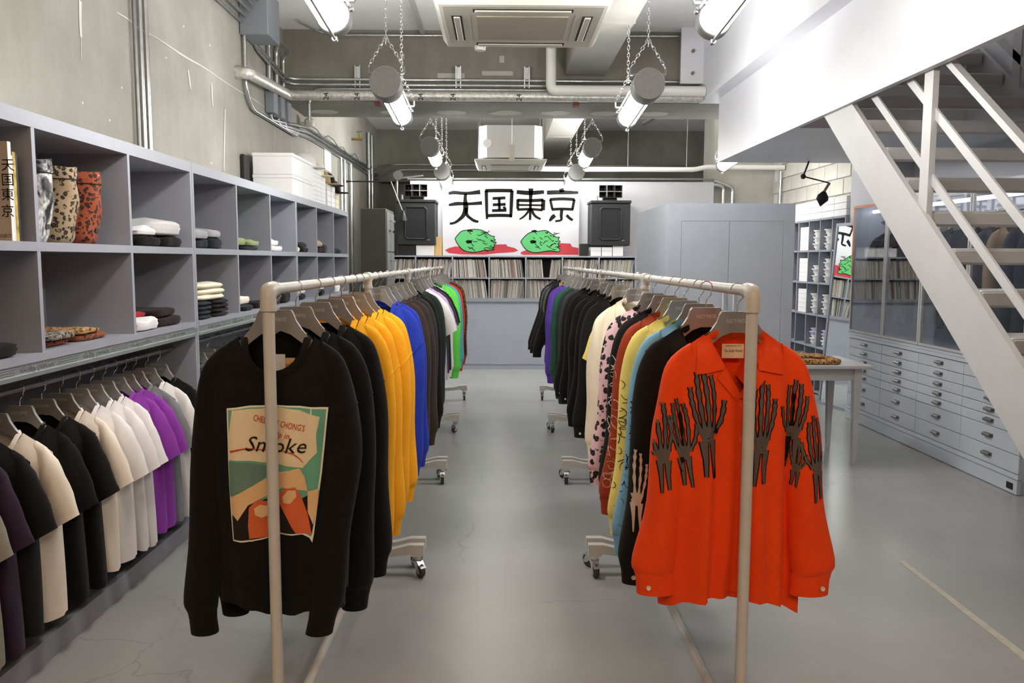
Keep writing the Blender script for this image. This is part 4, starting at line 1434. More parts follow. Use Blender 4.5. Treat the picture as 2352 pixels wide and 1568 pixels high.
def hanger(x, y, z, label, rz=0.0, group='grey plastic hangers', mat=None):
    h = thing('hanger', label, 'hanger', (x, y, z), rz, group)
    link('hanger_body', HANG_ME, mat or M_HANG, h, False)
    link('hook', HOOK_ME, M_CHROME, h, False)
    t = link('lettering', HTXT, M_LETTER, h, False)
    t.location = (0, -0.0078, -0.100)
    return h


# ---------------------------------------------------------------- garments


def smooth01(t):
    t = max(0.0, min(1.0, t))
    return t * t * (3 - 2 * t)


def spline(P, n):
    P = [Vector(p) for p in P]
    P = [P[0] * 2 - P[1]] + P + [P[-1] * 2 - P[-2]]
    out = []
    m = len(P) - 3
    for k in range(n):
        t = k / (n - 1) * m
        i = min(int(t), m - 1)
        t -= i
        a, b, c, d = P[i:i + 4]
        out.append(0.5 * ((2 * b) + (c - a) * t + (2 * a - 5 * b + 4 * c - d) * t * t + (3 * b - a - 3 * c + d) * t ** 3))
    return out


def interp(keys, t):
    for (t0, a), (t1, b) in zip(keys, keys[1:]):
        if t <= t1:
            return a + (b - a) * (t - t0) / (t1 - t0)
    return keys[-1][1]


class Garment:
    """meshes of one garment cut, hanging with the rail at its origin, facing -Y"""

    def __init__(self, kind, seed=1, hem=None, sw=None, cuffz=None, swing=(0.0, 0.0), depth=1.0, drop=None):
        rg = random.Random(seed * 31 + 5)
        self.kind = kind
        P = dict(sweat=(0.106, 0.200, 0.202, -0.925, -1.00, 0.122), tee=(0.100, 0.215, 0.232, -0.870, 0, 0.095), shirt=(0.090, 0.200, 0.220, -0.945, -0.90, 0.175), jacket=(0.085, 0.205, 0.222, -0.86, -0.93, 0.15))[kind]
        xn, s_w, wh, hz, cz, dr = P
        hem = hem if hem is not None else hz
        s_w = sw or s_w
        cz = cuffz if cuffz is not None else cz
        drop = drop or dr
        zn = -0.142
        self.hem, self.sw, self.xn = hem, s_w, xn
        ph = [rg.uniform(0, 6.28) for _ in range(6)]
        fr = [rg.uniform(2.2, 3.6), rg.uniform(4.5, 6.5)]
        amp = {'sweat': 0.014, 'tee': 0.014, 'shirt': 0.028, 'jacket': 0.008}[kind]
        lo = rg.uniform(-0.02, 0.02)

        def ztop(x, front):
            ax = abs(x)
            if ax >= xn:
                q = (ax - 0.106)
                return zn - 0.66 * q - 2.0 * max(0, ax - (s_w - 0.04)) ** 2
            u = ax / xn
            zk = zn + 0.66 * (0.106 - xn)
            if front:
                if kind in ('shirt', 'jacket'):
                    return zk - drop * (1 - u) ** 0.85
                return zk - drop * math.sqrt(max(0, 1 - u ** 2.2))
            return zk - 0.022 * math.sqrt(max(0, 1 - u * u))
        NC, NR = 72, 28
        rib = 0.062 if kind == 'sweat' else 0.0
        band = []

        def ring(v, extra=0.0, pull=1.0):
            row = []
            for j in range(NC):
                a = 2 * math.pi * j / NC
                cx, sn = math.cos(a), math.sin(a)
                front = sn < 0
                e = abs(sn) ** 0.7
                xt = s_w * cx
                zt = ztop(xt, front)
                zh = hem + lo * cx + (0.012 * math.sin(fr[0] * cx * 2 + ph[4]))
                if kind == 'shirt':
                    zh += 0.020 * math.cos(cx * 3.1) * (1 if front else -0.6) - 0.03 * abs(cx) ** 3
                if kind == 'tee' and not front:
                    zh += 0.01
                z = zh + (zt - zh) * v
                w = wh + (s_w - wh) * smooth01(v * 1.15)
                if kind == 'sweat':
                    w += 0.010 * math.sin(math.pi * min(1, v * 1.3))
                x = w * cx * pull
                D = (0.070 + 0.022 * math.sin(math.pi * v)) * depth
                u = abs(xt) / xn
                ytop = 0.0
                if u < 1:
                    ytop = (-0.062 if front else 0.045) * math.sqrt(1 - u * u)
                k = v ** 12
                y = (-1 if front else 1) * D * e * (1 - k) * (1.0 if v < 0.7 else 1.0) + ytop * k
                fold = amp * ((1 - v) ** 0.9 * math.sin(fr[0] * 3.0 * cx + ph[0] + 0.8 * v) + 0.55 * (1 - v) ** 0.6 * math.sin(fr[1] * 3.0 * cx + ph[1] + (0.9 if front else -0.4)))
                fold += 0.004 * math.sin(9 * z + 4 * cx + ph[2]) * (1 - k)
                # soft diagonal drag lines from the shoulders
                fold += 0.0045 * math.sin(26 * (z + 0.55 * abs(x)) + ph[3]) * smooth01((v - 0.35) * 2) * (1 - k) * abs(cx)
                y += fold * e + 0.5 * fold * (1 - e)
                x += 0.4 * fold * sn
                row.append((x, y * pull, z + extra))
            return row
        b = B()
        rows = [ring(0.0 + i / (NR - 1)) for i in range(NR)]
        b.grid(rows, closed=True)
        self.body = b
        self.parts = {'body': [b]}
        if rib:
            bb = B()
            r1 = ring(0.0, 0.0, 0.99)
            bb.grid([r1, ring(0.0, -0.012, 0.965), ring(0.0, -rib * 0.6, 0.95), ring(0.0, -rib, 0.955)], closed=True)
            self.parts['hem_band'] = [bb]
        # sleeves
        self.parts['sleeve'] = []
        self.parts['cuff'] = []
        for s in (-1, 1):
            zsh = ztop(s_w, True)
            dx = swing[0 if s < 0 else 1]
            yf = rg.uniform(-0.045, -0.015)
            zt_ = lambda x: ztop(x, True) + 0.003
            if kind == 'tee':
                O = [(s_w - 0.06, zt_(s_w - 0.06)), (s_w - 0.01, zt_(s_w - 0.01)), (s_w + 0.032, zsh - 0.040), (s_w + 0.072, zsh - 0.125), (s_w + 0.104 + dx, zsh - 0.235)]
                I = [(s_w - 0.06, zsh - 0.19), (s_w - 0.05, zsh - 0.20), (s_w - 0.04, zsh - 0.215), (s_w - 0.022, zsh - 0.25), (s_w - 0.004 + dx, zsh - 0.295)]
                rb = [(0, 0.030), (0.35, 0.042), (1, 0.036)]
                n = 12
            else:
                L = cz - zsh
                wc = 0.043 if kind != 'shirt' else 0.062
                bl = 0.006 if kind == 'sweat' else 0.004
                O = [(s_w - 0.06, zt_(s_w - 0.06)), (s_w - 0.012, zt_(s_w - 0.012)), (s_w + 0.024, zsh - 0.045), (s_w + 0.048, zsh - 0.16), (s_w + 0.060, zsh + L * 0.40), (s_w + 0.058 + dx * 0.5, zsh + L * 0.68), (s_w + 0.012 + wc + bl * 2 + dx * 0.9, zsh + L * 0.93), (s_w + 0.010 + wc + dx, cz)]
                I = [(s_w - 0.06, zsh - 0.19), (s_w - 0.06, zsh - 0.205), (s_w - 0.058, zsh - 0.225), (s_w - 0.056, zsh - 0.28), (s_w - 0.062, zsh + L * 0.46), (s_w - 0.056 + dx * 0.5, zsh + L * 0.72), (s_w + 0.012 - wc - bl + dx * 0.9, zsh + L * 0.94), (s_w + 0.010 - wc + dx, cz)]
                rb = [(0, 0.028), (0.2, 0.040), (0.4, 0.050), (0.7, 0.046), (0.9, 0.044), (1, 0.034)]
                n = 28
            OP = spline([(p[0], 0, p[1]) for p in O], n)
            IP = spline([(p[0], 0, p[1]) for p in I], n)
            pts = []
            for k in range(n):
                c = (OP[k] + IP[k]) / 2
                c.y = yf * 1.5 * smooth01(k / (n - 1) * 1.3)
                pts.append(c)
            p1, p2 = rg.uniform(0, 6), rg.uniform(0, 6)
            NS = 22

            def sring(c, av, Bv, t, wr=1.0):
                rr = []
                for j in range(NS):
                    a = 2 * math.pi * j / NS
                    f = 1 + wr * (0.06 * math.sin(3 * a + p1 + 5 * t) + 0.07 * math.sin(t * 19 + 2 * a + p2))
                    q = c + av * math.cos(a) * (1 + (f - 1) * 0.4) + Vector((0, 1, 0)) * (Bv * f * math.sin(a))
                    rr.append((s * q.x, q.y, q.z))
                return rr
            sb = B()
            rws = []
            for k, c in enumerate(pts):
                t = k / (n - 1)
                rws.append(sring(c, (OP[k] - IP[k]) / 2, interp(rb, t), t, smooth01(t * 4)))
            sb.grid(rws, closed=True)
            if kind == 'sweat':
                self.parts.setdefault('armhole_seam', []).append(B().tube([(q[0] * 1.004, q[1] * 1.02, q[2]) for q in rws[11]], 0.0022, 5, closed=True))
            av = (OP[-1] - IP[-1]) / 2
            tg = (pts[-1] - pts[-2]).normalized()
            self.parts['sleeve'].append(sb)
            cb_ = B()
            Bv = interp(rb, 1)
            if kind == 'tee':
                cb_.grid([sring(pts[-1] - tg * 0.018, av * 1.012, Bv * 1.03, 1.0), sring(pts[-1] + tg * 0.003, av * 1.012, Bv * 1.03, 1.0)], closed=True)
            else:
                h = 0.065
                tl = (tg + Vector((0, 0, -0.4))).normalized()
                cb_.grid([sring(pts[-1] - tl * 0.006, av * 1.03, Bv * 1.05, 1.0, 0), sring(pts[-1] + tl * h * 0.3, av * 0.97, Bv, 1.0, 0), sring(pts[-1] + tl * h, av * 0.98, Bv, 1.0, 0)], closed=True)
                ce_ = pts[-1] + tl * h * 0.55 + av * 0.45
                self.cuff_end = getattr(self, 'cuff_end', []) + [Vector((s * ce_.x, ce_.y - Bv - 0.003, ce_.z))]
            self.parts['cuff'].append(cb_)
        allb = B()
        for k in ('body', 'sleeve'):
            for q in self.parts[k]:
                allb.add(q.v, q.f)
        self.tree = BVHTree.FromPolygons([Vector(p) for p in allb.v], [f for f in allb.f])
        # neck finish
        loop_f, loop_b = [], []
        m = 15
        for i in range(m):
            x = -xn + 2 * xn * i / (m - 1)
            u = min(1, abs(x) / xn)
            loop_f.append(Vector((x, -0.062 * math.sqrt(1 - u * u), ztop(x * 0.999, True))))
            loop_b.append(Vector((x, 0.045 * math.sqrt(1 - u * u), ztop(x * 0.999, False))))
        nb = B()
        if kind in ('sweat', 'tee'):
            lp = loop_f + loop_b[::-1][1:-1]
            cen = sum(lp, Vector()) / len(lp)
            wdt = 0.020 if kind == 'sweat' else 0.016
            r0_, r1_, r2_ = [], [], []
            for i, p in enumerate(lp):
                tg = (lp[(i + 1) % len(lp)] - lp[i - 1]).normalized()
                inw = Vector((-p.x * 0.9, 0, 0.0))
                fr_ = p.y <= 0
                if fr_:
                    d = Vector((-p.x, 0, 0.55 * xn)).normalized()
                else:
                    d = Vector((-p.x * 0.3, 0, xn)).normalized()
                o_ = Vector((0, -0.003 if fr_ else 0.003, 0))
                r0_.append(tuple(p + o_ * 1.2 - d * 0.003))
                r1_.append(tuple(p + o_ * 1.6 + d * wdt * 0.5))
                r2_.append(tuple(p + o_ * 0.3 + d * wdt))
            nb.grid([r0_, r1_, r2_], closed=True)
            self.parts['neckband'] = [nb]
        else:
            # turned-down collar: two points in front, a stand round the back
            big = 1.0 if kind == 'shirt' else 0.9
            self.parts['collar'] = []
            for s in (-1, 1):
                cbm = B()
                A_, B_, C_, D_ = Vector((0.066, -0.118)), Vector((0.120, -0.152)), Vector((0.132, -0.252)), Vector((0.050, -0.236))
                rws = []
                for i in range(8):
                    t = i / 7
                    row = []
                    for j in range(8):
                        u = j / 7
                        p = (A_ * (1 - u) + B_ * u) * (1 - t) + (D_ * (1 - u) + C_ * u) * t
                        p = p * big if kind != 'shirt' else p
                        y = self.front_y(s * p.x, p.y)
                        y0_ = -0.030 * (1 - u) - 0.006
                        yy = (y if y is not None else y0_) - 0.009
                        yy = yy * smooth01(t * 2.2 + 0.1) + y0_ * (1 - smooth01(t * 2.2 + 0.1))
                        row.append((s * p.x, yy, p.y))
                    rws.append(row)
                cbm.grid(rws)
                self.parts['collar'].append(cbm)
            back = B()
            rw1, rw2, rw3 = [], [], []
            for i in range(17):
                a = math.pi * i / 16
                c_, s_ = math.cos(a), math.sin(a)
                rw1.append((0.088 * c_, 0.052 * s_ - 0.002, -0.160 - 0.008 * s_))
                rw2.append((0.070 * c_, 0.050 * s_ - 0.008, -0.118 - 0.004 * s_))
                rw3.append((0.120 * c_, 0.072 * s_ - 0.006, -0.152 - 0.02 * s_))
            back.grid([rw1, rw2, rw3])
            self.parts['collar_stand'] = [back]
            self.parts['lapel'] = []
            for s in (-1, 1):
                lb = B()
                P4 = [(0.040, -0.220), (0.070, -0.262), (0.012, -0.330), (0.000, -0.318)]
                rws = []
                for i in range(7):
                    t = i / 6
                    row = []
                    for j in range(6):
                        u = j / 5
                        x = (P4[0][0] * (1 - u) + P4[1][0] * u) * (1 - t) + (P4[3][0] * (1 - u) + P4[2][0] * u) * t
                        z = (P4[0][1] * (1 - u) + P4[1][1] * u) * (1 - t) + (P4[3][1] * (1 - u) + P4[2][1] * u) * t
                        y = self.front_y(s * x, z)
                        row.append((s * x, (y if y is not None else -0.066) - 0.006, z))
                    rws.append(row)
                lb.grid(rws)
                self.parts['lapel'].append(lb)
            pl = B()
            rws = []
            for i in range(22):
                z = -0.325 + (self.hem + 0.325 + 0.03) * i / 21
                row = []
                for x in (-0.018, -0.018, 0.018, 0.018):
                    row.append((x + 0.004, 0, z))
                yy = [self.front_y(x + 0.004, z) for x in (-0.018, 0.018)]
                yy = [q if q is not None else -0.08 for q in yy]
                rws.append([(row[0][0], yy[0] + 0.002, z), (row[1][0], yy[0] - 0.004, z), (row[2][0], yy[1] - 0.004, z), (row[3][0], yy[1] + 0.002, z)])
            pl.grid(rws)
            self.parts['placket'] = [pl]
        self.mesh = {k: [q.mesh(k, 'all', True) for q in v] for k, v in self.parts.items()}

    def front_y(self, x, z):
        h = self.tree.ray_cast(Vector((x, -0.6, z)), Vector((0, 1, 0)))
        return h[0].y if h[0] is not None else None

    def project(self, v2, faces, lift=0.003):
        """lay a flat print (x, z) on the garment's front"""
        ok = {}
        v = []
        for i, p in enumerate(v2):
            y = self.front_y(p[0], p[1])
            if y is None:
                ok[i] = False
                v.append((p[0], 0, p[1]))
            else:
                ok[i] = True
                v.append((p[0], y - lift, p[1]))
        f = [q for q in faces if all(ok[i] for i in q)]
        return B().add(v, f)


def hang(g, name, label, cat, mat, x, y, z=RZ, rz=0.0, group=None, rib=None, hlabel=None, hmat=None, buttons=False, collar_mat=None):
    t = thing(name, label, cat, (x, y, z), rz, group)
    for k, ms in g.mesh.items():
        for m in ms:
            mm = mat
            if rib and k in ('hem_band', 'cuff', 'neckband'):
                mm = rib
            if collar_mat and k in ('collar', 'collar_stand', 'lapel'):
                mm = collar_mat
            o = link(k, m, mm, t, False)
            o.material_slots[0].link = 'OBJECT'
            o.material_slots[0].material = mm
    if buttons:
        for i in range(5):
            zz = -0.345 - i * 0.098
            yy = g.front_y(0.004, zz)
            if yy is None or zz < g.hem + 0.03:
                continue
            o = link('button', BUTTON_ME, M_BUTTON, t, False)
            o.location = (0.004, yy - 0.006, zz)
        for c in g.cuff_end:
            o = link('button', BUTTON_ME, M_BUTTON, t, False)
            o.location = c
    hanger(x, y, z, hlabel or ('grey hanger holding the ' + label)[:120], rz, 'grey plastic hangers', hmat)
    return t


M_BUTTON = plain('shell_button', 'e0d3bd', 0.3, var=0.06)
BUTTON_ME = B().lathe([(0.0, 0.0), (0.0045, -0.0005), (0.0070, -0.0022), (0.0074, -0.0005), (0.0074, 0.002)], axis='Y', n=14).mesh('button', True)

# a bony hand, fingers up: strokes in hand units
HAND = []
for ch in ([(-.12, .30), (-.16, .52), (-.17, .70), (-.16, .83), (-.14, .93)], [(-.03, .32), (-.04, .56), (-.04, .76), (-.03, .90), (-.02, 1.02)], [(.05, .31), (.08, .54), (.09, .73), (.09, .86), (.08, .97)], [(.12, .29), (.18, .47), (.21, .61), (.22, .71), (.22, .80)], [(-.14, .24), (-.26, .37), (-.32, .50), (-.35, .62)]):
    for a, b in zip(ch, ch[1:]):
        HAND.append(([a, ((a[0] + b[0]) / 2, (a[1] + b[1]) / 2), b], [0.048, 0.024, 0.046]))
    HAND.append(([ch[-2], ch[-1]], [0.036, 0.006]))
HAND = [([(p[0] * 0.68, p[1]) for p in q], w) for q, w in HAND]
HAND += [([(-.09, .24), (0.0, .27), (.09, .24)], [.10, .13, .10]), ([(-.07, .17), (.07, .17)], [.10, .10]), ([(-.05, .16), (-.045, -.05), (-.05, -.30)], [.075, .045, .02]), ([(.06, .16), (.05, -.05), (.06, -.26)], [.085, .05, .03])]


def hand_print(g, t, cx, cz, scale, ang=0.0, flip=1, mat=None, edge=None, name='hand_print'):
    ca, sa = math.cos(ang), math.sin(ang)

    def tr(p):
        x, z = p[0] * flip * scale, p[1] * scale
        return (cx + x * ca - z * sa, cz + x * sa + z * ca)
    for grow, m, lift, nm in ((0.026, edge, 0.0022, name + '_outline'), (0.0, mat, 0.0034, name)):
        if m is None:
            continue
        b = B()
        for pts, w in HAND:
            q = [tr(p) for p in pts]
            # subdivide for the drape
            fine = [q[0]]
            for a, c in zip(q, q[1:]):
                for k in (1, 2, 3):
                    fine.append((a[0] + (c[0] - a[0]) * k / 3, a[1] + (c[1] - a[1]) * k / 3))
            v, f = ribbon(fine, [(a + grow) * scale for a in w])
            pr = g.project(v, f, lift)
            b.add(pr.v, pr.f)
        if b.f:
            link(nm, b.mesh(nm), m, t, False)['kind'] = 'stuff'


def line_print(g, t, x0, x1, z0, z1, n, mat, seed, w=0.004, name='line_print'):
    rg = random.Random(seed)
    b = B()
    for _ in range(n):
        x, z = rg.uniform(x0, x1), rg.uniform(z0, z1)
        a = rg.uniform(0, 6.28)
        k = rg.uniform(-0.7, 0.7)
        pts = [(x, z)]
        for _ in range(10):
            a += k + rg.uniform(-0.3, 0.3)
            x += 0.010 * math.cos(a)
            z += 0.010 * math.sin(a)
            pts.append((x, z))
        v, f = ribbon(pts, [w * 0.4, w, w * 0.6])
        p = g.project(v, f, 0.003)
        b.add(p.v, p.f)
    if b.f:
        link(name, b.mesh(name), mat, t, False)['kind'] = 'stuff'


def flat_print(g, t, poly, mat, lift, name, step=0.012):
    """polygon (x, z) cut into a fine grid and laid on the garment"""
    bm = bmesh.new()
    bm.faces.new([bm.verts.new((x, 0, z)) for x, z in poly])
    xs = [p[0] for p in poly]
    zs = [p[1] for p in poly]
    k = min(xs) + step
    while k < max(xs):
        bmesh.ops.bisect_plane(bm, geom=bm.verts[:] + bm.edges[:] + bm.faces[:], plane_co=(k, 0, 0), plane_no=(1, 0, 0))
        k += step
    k = min(zs) + step
    while k < max(zs):
        bmesh.ops.bisect_plane(bm, geom=bm.verts[:] + bm.edges[:] + bm.faces[:], plane_co=(0, 0, k), plane_no=(0, 0, 1))
        k += step
    bm.verts.index_update()
    v = [(q.co.x, q.co.z) for q in bm.verts]
    f = [tuple(q.index for q in fc_.verts) for fc_ in bm.faces]
    bm.free()
    p = g.project(v, f, lift)
    o = link(name, p.mesh(name, 'all'), mat, t, False)
    return o


def text_print(g, t, s, size, sx, cx, cz, mat, lift, ang=0.0, shear=0.0, name='lettering'):
    me = text_mesh(s, size, sx, shear=shear).copy()
    ca, sa = math.cos(ang), math.sin(ang)
    for v in me.vertices:
        x, z = v.co.x, v.co.z
        X, Z = cx + x * ca - z * sa, cz + x * sa + z * ca
        y = g.front_y(X, Z)
        v.co = (X, (y if y is not None else -0.09) - lift, Z)
    return link(name, me, mat, t, False)

# ---------------------------------------------------------------- garment colours
F_BLACK = fabric('black_jersey', '171615', var=0.12)
F_BLACK2 = fabric('black_cotton', '1c1b1a', var=0.12)
F_YEL = fabric('golden_yellow_fleece', 'f7b026', var=0.05)
F_BLUE = fabric('royal_blue_fleece', '2a3fb0', var=0.06)
F_BROWN = fabric('dark_brown_fleece', '3f3632', var=0.08)
F_CHAR = fabric('charcoal_fleece', '38363a', var=0.08)
F_DKGREEN = fabric('bottle_green', '27342e', var=0.08)
F_WHITE = fabric('white_jersey', 'e9e7e8', var=0.02)
F_CREAM = fabric('cream_jersey', 'efe4d6', var=0.03)
F_LILAC = fabric('lilac_jersey', 'b79ac9', var=0.04)
F_GREY = fabric('grey_jersey', '7c7d82', var=0.05)
F_LIME = fabric('lime_green', '6fdc5a', var=0.04)
F_TEAL = fabric('turquoise', '59b9c2', var=0.04)
F_RED = fabric('red_orange', 'd5472c', var=0.05)
F_ORANGE = fabric('orange_rayon', 'f24a12', var=0.05, rough=0.75)
F_SKY = fabric('sky_blue_rayon', '7fb2d3', var=0.04, rough=0.75)
F_LEMON = fabric('lemon_rayon', 'f0dc7a', var=0.04, rough=0.75)
F_RUST = fabric('rust_rayon', '9a3c22', var=0.06, rough=0.75)
F_IVORY = fabric('ivory_wool', 'f1e8d0', var=0.03)
F_PURPLE = fabric('purple_fleece', '5b3f9e', var=0.06)
F_GREEN = fabric('forest_green', '2a5743', var=0.06)
F_VIOLET = fabric('violet_tee', '8c3ea3', var=0.05)
F_AUB = fabric('aubergine_tee', '332636', var=0.08)
F_OLIVE = fabric('olive_grey_tee', '8d8a7c', var=0.05)
F_LEATHER = plain('black_leather', '1b1a19', 0.32, var=0.2, scale=30, bmp=0.35, bscale=45)
F_PINKLEO = leopard('pink_leopard', 'e9c3cc', '1a1718', '1a1718', 30, mid='3a2a30')
F_DKLEO = leopard('brown_leopard', '8a4a2a', '1d1512', '2b1c16', 40)
F_BONE = plain('bone_ink', '5a514c', 0.8, var=0.08)
F_BONELT = plain('pale_bone_ink', 'c9b8a6', 0.8, var=0.08)

SW = [Garment('sweat', i, swing=sg) for i, sg in ((1, (0.03, -0.075)), (2, (0.0, -0.02)), (3, (0.01, 0.0)))]
SWS = [Garment('sweat', 7, hem=-0.84, cuffz=-0.90, swing=(0, 0)), Garment('sweat', 8, hem=-0.88, cuffz=-0.96, swing=(0, -0.01))]
TE = [Garment('tee', i) for i in (1, 2, 3, 4)]
SH = [Garment('shirt', 1, hem=-0.955, cuffz=-0.87, swing=(0.03, 0.03)), Garment('shirt', 2, swing=(0.015, 0.0)), Garment('shirt', 3, hem=-0.97, swing=(0.03, 0.0))]
JK = [Garment('jacket', 1, cuffz=-0.90), Garment('jacket', 2, hem=-0.80, cuffz=-0.80, depth=1.15, swing=(0.11, 0.05))]
GL = 'garments on the left clothes rack'
GR = 'garments on the right clothes rack'

# ---------------------------------------------------------------- left rack, near to far
n = 'black sweatshirt with a large picture print, frontmost on the left rack'
front = hang(SW[0], 'sweatshirt', n, 'sweatshirt', F_BLACK, XL - 0.02, 2.49, rz=0, group=GL, hlabel='grey hanger in the frontmost black picture sweatshirt')
LEFT = [
    (SW[1], 'sweatshirt', 'plain black sweatshirt just behind the picture sweatshirt', 'sweatshirt', F_BLACK, 2.67),
    (SW[2], 'sweatshirt', 'plain black sweatshirt touching the first yellow one', 'sweatshirt', F_BLACK, 2.95),
    (SW[1], 'sweatshirt', 'golden yellow sweatshirt, nearest of the four yellow ones', 'sweatshirt', F_YEL, 3.20),
    (SW[2], 'sweatshirt', 'golden yellow sweatshirt, second of the four yellow ones', 'sweatshirt', F_YEL, 3.42),
    (SW[1], 'sweatshirt', 'golden yellow sweatshirt, third of the four yellow ones', 'sweatshirt', F_YEL, 3.66),
    (SW[2], 'sweatshirt', 'golden yellow sweatshirt, last of the four, beside the blue ones', 'sweatshirt', F_YEL, 3.88),
    (SW[1], 'sweatshirt', 'royal blue sweatshirt next to the yellow sweatshirts', 'sweatshirt', F_BLUE, 4.35),
    (SW[2], 'sweatshirt', 'royal blue sweatshirt next to the dark brown one', 'sweatshirt', F_BLUE, 4.56),
    (SW[1], 'sweatshirt', 'dark brown sweatshirt touching the blue one', 'sweatshirt', F_BROWN, 4.82),
    (SW[2], 'sweatshirt', 'dark brown sweatshirt touching the charcoal one', 'sweatshirt', F_BROWN, 5.08),
    (SW[1], 'sweatshirt', 'charcoal sweatshirt behind the dark brown ones', 'sweatshirt', F_CHAR, 5.36),
    (SW[2], 'sweatshirt', 'black sweatshirt behind the charcoal one on the left rack', 'sweatshirt', F_BLACK2, 5.62),
    (SW[1], 'sweatshirt', 'bottle green sweatshirt before the white tee', 'sweatshirt', F_DKGREEN, 6.12),
    (TE[0], 't_shirt', 'white short-sleeved tee in the middle of the left rack', 't-shirt', F_WHITE, 6.38),
    (TE[1], 't_shirt', 'lilac short-sleeved tee behind the white tee', 't-shirt', F_LILAC, 6.66),
    (TE[2], 't_shirt', 'charcoal short-sleeved tee behind the lilac tee', 't-shirt', F_CHAR, 6.92),
    (TE[0], 't_shirt', 'black short-sleeved tee before the white sweatshirt', 't-shirt', F_BLACK2, 7.18),
    (SWS[0], 'sweatshirt', 'white sweatshirt beside the lime green ones', 'sweatshirt', F_WHITE, 7.40),
    (SWS[1], 'sweatshirt', 'lime green sweatshirt with visible cuff, far on the left rack', 'sweatshirt', F_LIME, 7.74),
    (SWS[0], 'sweatshirt', 'turquoise sweatshirt behind the lime green one', 'sweatshirt', F_TEAL, 8.00),
    (SWS[1], 'sweatshirt', 'red-orange sweatshirt behind the turquoise one', 'sweatshirt', F_RED, 8.26),
    (SWS[0], 'sweatshirt', 'black sweatshirt before the leopard one at the far end', 'sweatshirt', F_BLACK2, 8.50),
    (SWS[1], 'sweatshirt', 'brown leopard-print sweatshirt at the far end of the left rack', 'sweatshirt', F_DKLEO, 8.80),
]
for i, (g, nm, lab, cat, mat, y) in enumerate(LEFT):
    hang(g, nm, lab, cat, mat, XL + random.uniform(-0.006, 0.006) + {17: -0.025, 18: 0.03, 19: 0.035, 20: 0.04, 21: 0.04, 22: 0.045}.get(i, 0), y, rz=R(random.uniform(-5, 3)), group=GL, hlabel='grey hanger in the ' + lab)

# the front sweatshirt: picture print, care label, hang tag, inside print
g = SW[0]
ox, oy = XL - 0.02, 2.49
PYF = oy - 0.085


def lp(px, py):
    q = at(px, py, 'Y', PYF)
    return (q.x - ox, q.z - RZ)


M_PCREAM = fabric('print_cream', 'ecd9b4', var=0.04)
M_PBORDER = fabric('print_border', 'f3ead6', var=0.02)
M_PGREEN = fabric('print_green', '6fae93', var=0.08)
M_PSLATE = fabric('print_slate', '6d8a7f', var=0.08)
M_PRED = fabric('print_red', 'c9412f', var=0.08)
M_PORANGE = fabric('print_orange', 'd8693f', var=0.12)
M_PPEACH = fabric('print_peach', 'e9bf8c', var=0.08)
M_PDARK = fabric('print_dark', '2b2422', var=0.05)
Z = lambda x, y: lp(500 + x / 4.239, 900 + y / 4.239)
flat_print(g, front, [Z(*p) for p in ((75, 165), (300, 140), (560, 130), (800, 138), (1058, 165), (1005, 800), (935, 1380), (918, 1470), (890, 1420), (820, 1385), (600, 1378), (480, 1420), (330, 1460), (148, 1450))], M_PBORDER, 0.0026, 'print_border')
flat_print(g, front, [Z(*p) for p in ((92, 182), (300, 158), (560, 146), (800, 154), (1040, 182), (990, 800), (918, 1380), (905, 1410), (850, 1372), (600, 1362), (480, 1405), (330, 1442), (162, 1434))], M_PGREEN, 0.0037, 'print_ground')
flat_print(g, front, [Z(*p) for p in ((135, 182), (400, 165), (600, 150), (800, 178), (985, 250), (955, 420), (965, 590), (915, 640), (830, 735), (560, 690), (120, 655), (100, 480))], M_PCREAM, 0.0049, 'print_scroll')
flat_print(g, front, [Z(*p) for p in ((112, 668), (440, 705), (560, 735), (460, 830), (300, 930), (130, 1010))], M_PSLATE, 0.0049, 'print_shape')
flat_print(g, front, [Z(*p) for p in ((130, 1020), (330, 920), (560, 780), (800, 735), (850, 820), (880, 960), (640, 920), (430, 1030), (300, 1100), (210, 1240), (150, 1180))], M_PPEACH, 0.0053, 'print_shape')
flat_print(g, front, [Z(*p) for p in ((150, 1180), (210, 1240), (300, 1100), (560, 1000), (700, 1100), (880, 1000), (985, 960), (950, 1200), (918, 1370), (850, 1370), (600, 1360), (480, 1404), (330, 1440), (162, 1430))], M_PDARK, 0.0053, 'print_shape')
flat_print(g, front, [Z(*p) for p in ((300, 1300), (310, 1120), (400, 1040), (520, 1060), (590, 1180), (590, 1358), (480, 1400), (310, 1430))], M_PORANGE, 0.0068, 'print_shape')
flat_print(g, front, [Z(*p) for p in ((600, 980), (660, 930), (760, 915), (810, 990), (880, 1180), (915, 1380), (850, 1370), (770, 1365), (680, 1200), (610, 1080))], M_PORANGE, 0.0068, 'print_shape')
flat_print(g, front, [Z(*p) for p in ((880, 960), (985, 940), (960, 1150), (930, 1290), (880, 1160))], M_PPEACH, 0.0068, 'print_shape')
flat_print(g, front, [Z(*p) for p in ((360, 1130), (420, 1085), (500, 1100), (520, 1180), (440, 1215), (370, 1190))], M_PPEACH, 0.0082, 'print_shape')
flat_print(g, front, [Z(*p) for p in ((640, 1010), (700, 940), (770, 945), (775, 1010), (720, 1070), (655, 1065))], M_PPEACH, 0.0082, 'print_shape')
for s, size, sx, x, y, mat, ang, sh in (("CHEECH Y CHONG'S", 0.027, 0.62, 590, 330, M_PRED, -0.20, 0.1), ('Up in', 0.026, 0.9, 620, 440, M_PRED, -0.12, 0.25), ('Smoke', 0.064, 1.05, 560, 580, M_PDARK, -0.03, 0.3)):
    c = Z(x, y)
    text_print(g, front, s, size, sx, c[0], c[1], mat, 0.0085, ang, sh)
